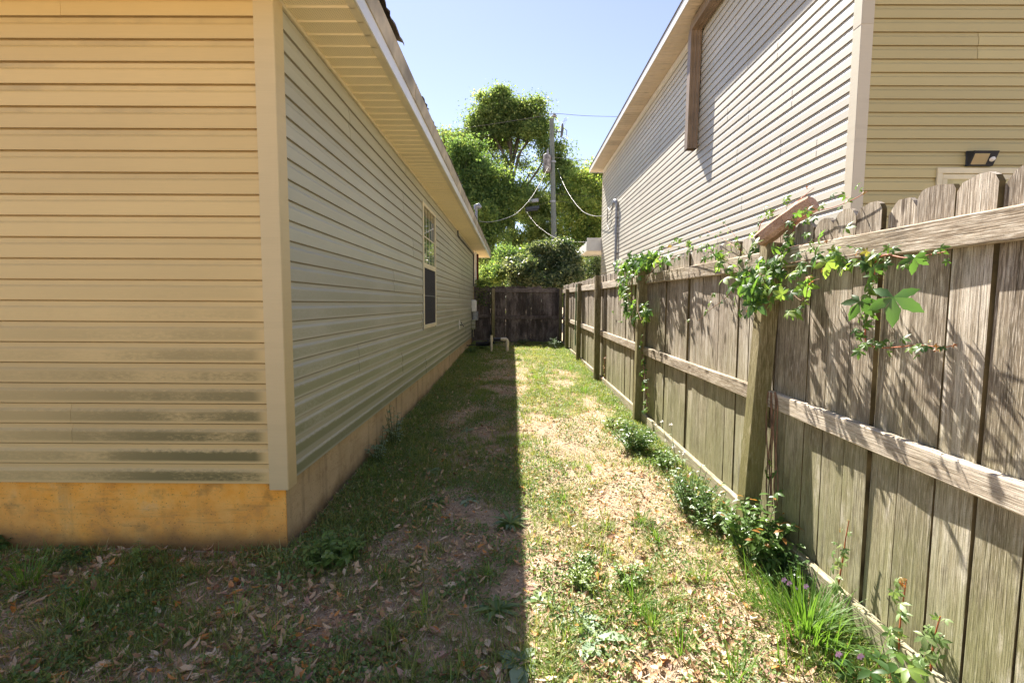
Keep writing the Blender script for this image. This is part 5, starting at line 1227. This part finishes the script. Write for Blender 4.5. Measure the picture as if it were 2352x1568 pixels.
flat_leaves(90000, d_deb, .014, .0055, 'debris', "leaf_crumbs", "small crumbs of dry leaves and twigs over the sandy soil", "debris", .004, .001, .25, 1.5, .3)
flat_leaves(46000, lambda x, y: np.clip(.25 + fbm(x * 2, y * 2, 19), 0, 1), .055, .0022, 'debris', "dead_grass", "thin dead grass straws lying over the soil", "dead grass", .012, .003, .22, 1.5, .4)
# twigs
tw_ = MB(); rg = random.Random(31)
for _ in range(320):
    x = rg.uniform(-3.2, 1.4); y = rg.uniform(1.1, 7)
    if y > YF and x < XW: continue
    a = rg.uniform(0, 6.28); l = rg.uniform(.03, .13); z = ghs(x, y) + .006; tw_.tube([(x, y, z), (x + math.cos(a) * l * .5 + rg.uniform(-.006, .006), y + math.sin(a) * l * .5, z + rg.uniform(0, .012)), (x + math.cos(a) * l, y + math.sin(a) * l, z)], .0013, 4, cap=False)
tag(tw_.build("twigs", M['stem']), "thin dry twigs lying among the fallen leaves", "twigs", kind='stuff')
# ---- 300 nearest fallen leaves as individuals
def dead_leaf(seed):
    r = random.Random(seed); mb = MB(); L = r.uniform(.85, 1.1); stamp_leaf(mb, Vector((-.5 * L, 0, 0)), Vector((1, 0, 0)), UP, L, L * r.uniform(.30, .42), r.uniform(-.25, .3), r.uniform(.1, .7), 6, [.05, .6, .92, 1.0, .82, .45, .03])
    mb.tube([(-.5 * L, 0, 0), (-.62 * L, .01, .01)], .012, 4, cap=False)
    return mb.mesh("fallen_leaf", (0, 0, 0), M['litter'])
LC = {"pale tan": (0.74, 0.60, 0.43), "tan brown": (0.52, 0.35, 0.22), "dark brown": (0.27, 0.14, 0.085), "orange": (0.62, 0.26, 0.07), "pinkish brown": (0.50, 0.31, 0.24)}
LM = {k_: leafy_mat("dry_leaf_" + k_.replace(" ", "_"), [(0.0, tuple(c_ * .8 for c_ in v_)), (1.0, tuple(min(.85, c_ * 1.15) for c_ in v_))], .15, .6, .3, 1.2) for k_, v_ in LC.items()}
DL = {k_: [dead_leaf(s_ + 11 * i_) for s_ in range(5)] for i_, k_ in enumerate(LC)}
for k_ in DL:
    for me in DL[k_]: me.materials.clear(); me.materials.append(LM[k_])
rl = random.Random(77); n_ = 0
while n_ < 300:
    px = rl.uniform(0, 1900); py = 1568 - abs(rl.gauss(0, 130)) if px > 640 else rl.uniform(1290, 1568)
    if py < 1285: continue
    p = gp(px, py)
    if p.x > 1.45 or (p.y > YF - .05 and p.x < XW + .1) or p.y < .8: continue
    if px > 1650 and rl.random() < .5: continue
    kc = rl.choices(list(LC), [5, 4, 2, 3.2 if px < 900 else 1.3, 2])[0]
    o = mesh_obj("fallen_leaf", rl.choice(DL[kc]), None, None, p + Vector((0, 0, .011 + rl.uniform(0, .012)))); s = rl.uniform(.045, .078); o.scale = (s, s, s)
    o.rotation_euler = (rl.gauss(0, .3), rl.gauss(0, .22), rl.uniform(0, 6.283))
    if px > 1650: z_ = "on sunlit sand between the grass clump and the kickboard"
    elif px > 1420: z_ = "on sunlit sand left of the flowering grass clump"
    elif p.x > .05: z_ = "on sunlit ground close to the shadow line"
    elif px > 1020: z_ = "in the shade just left of the shadow line"
    elif px > 640: z_ = "on shaded soil below the house corner"
    elif py < 1400: z_ = "in the shade right under the orange foundation"
    elif px > 320: z_ = "in the bottom left shade below the foundation corner"
    else: z_ = "in the shaded bottom left corner of the picture"
    tag(o, kc + " fallen leaf " + z_, "leaf", kc + " leaves " + z_)
    n_ += 1
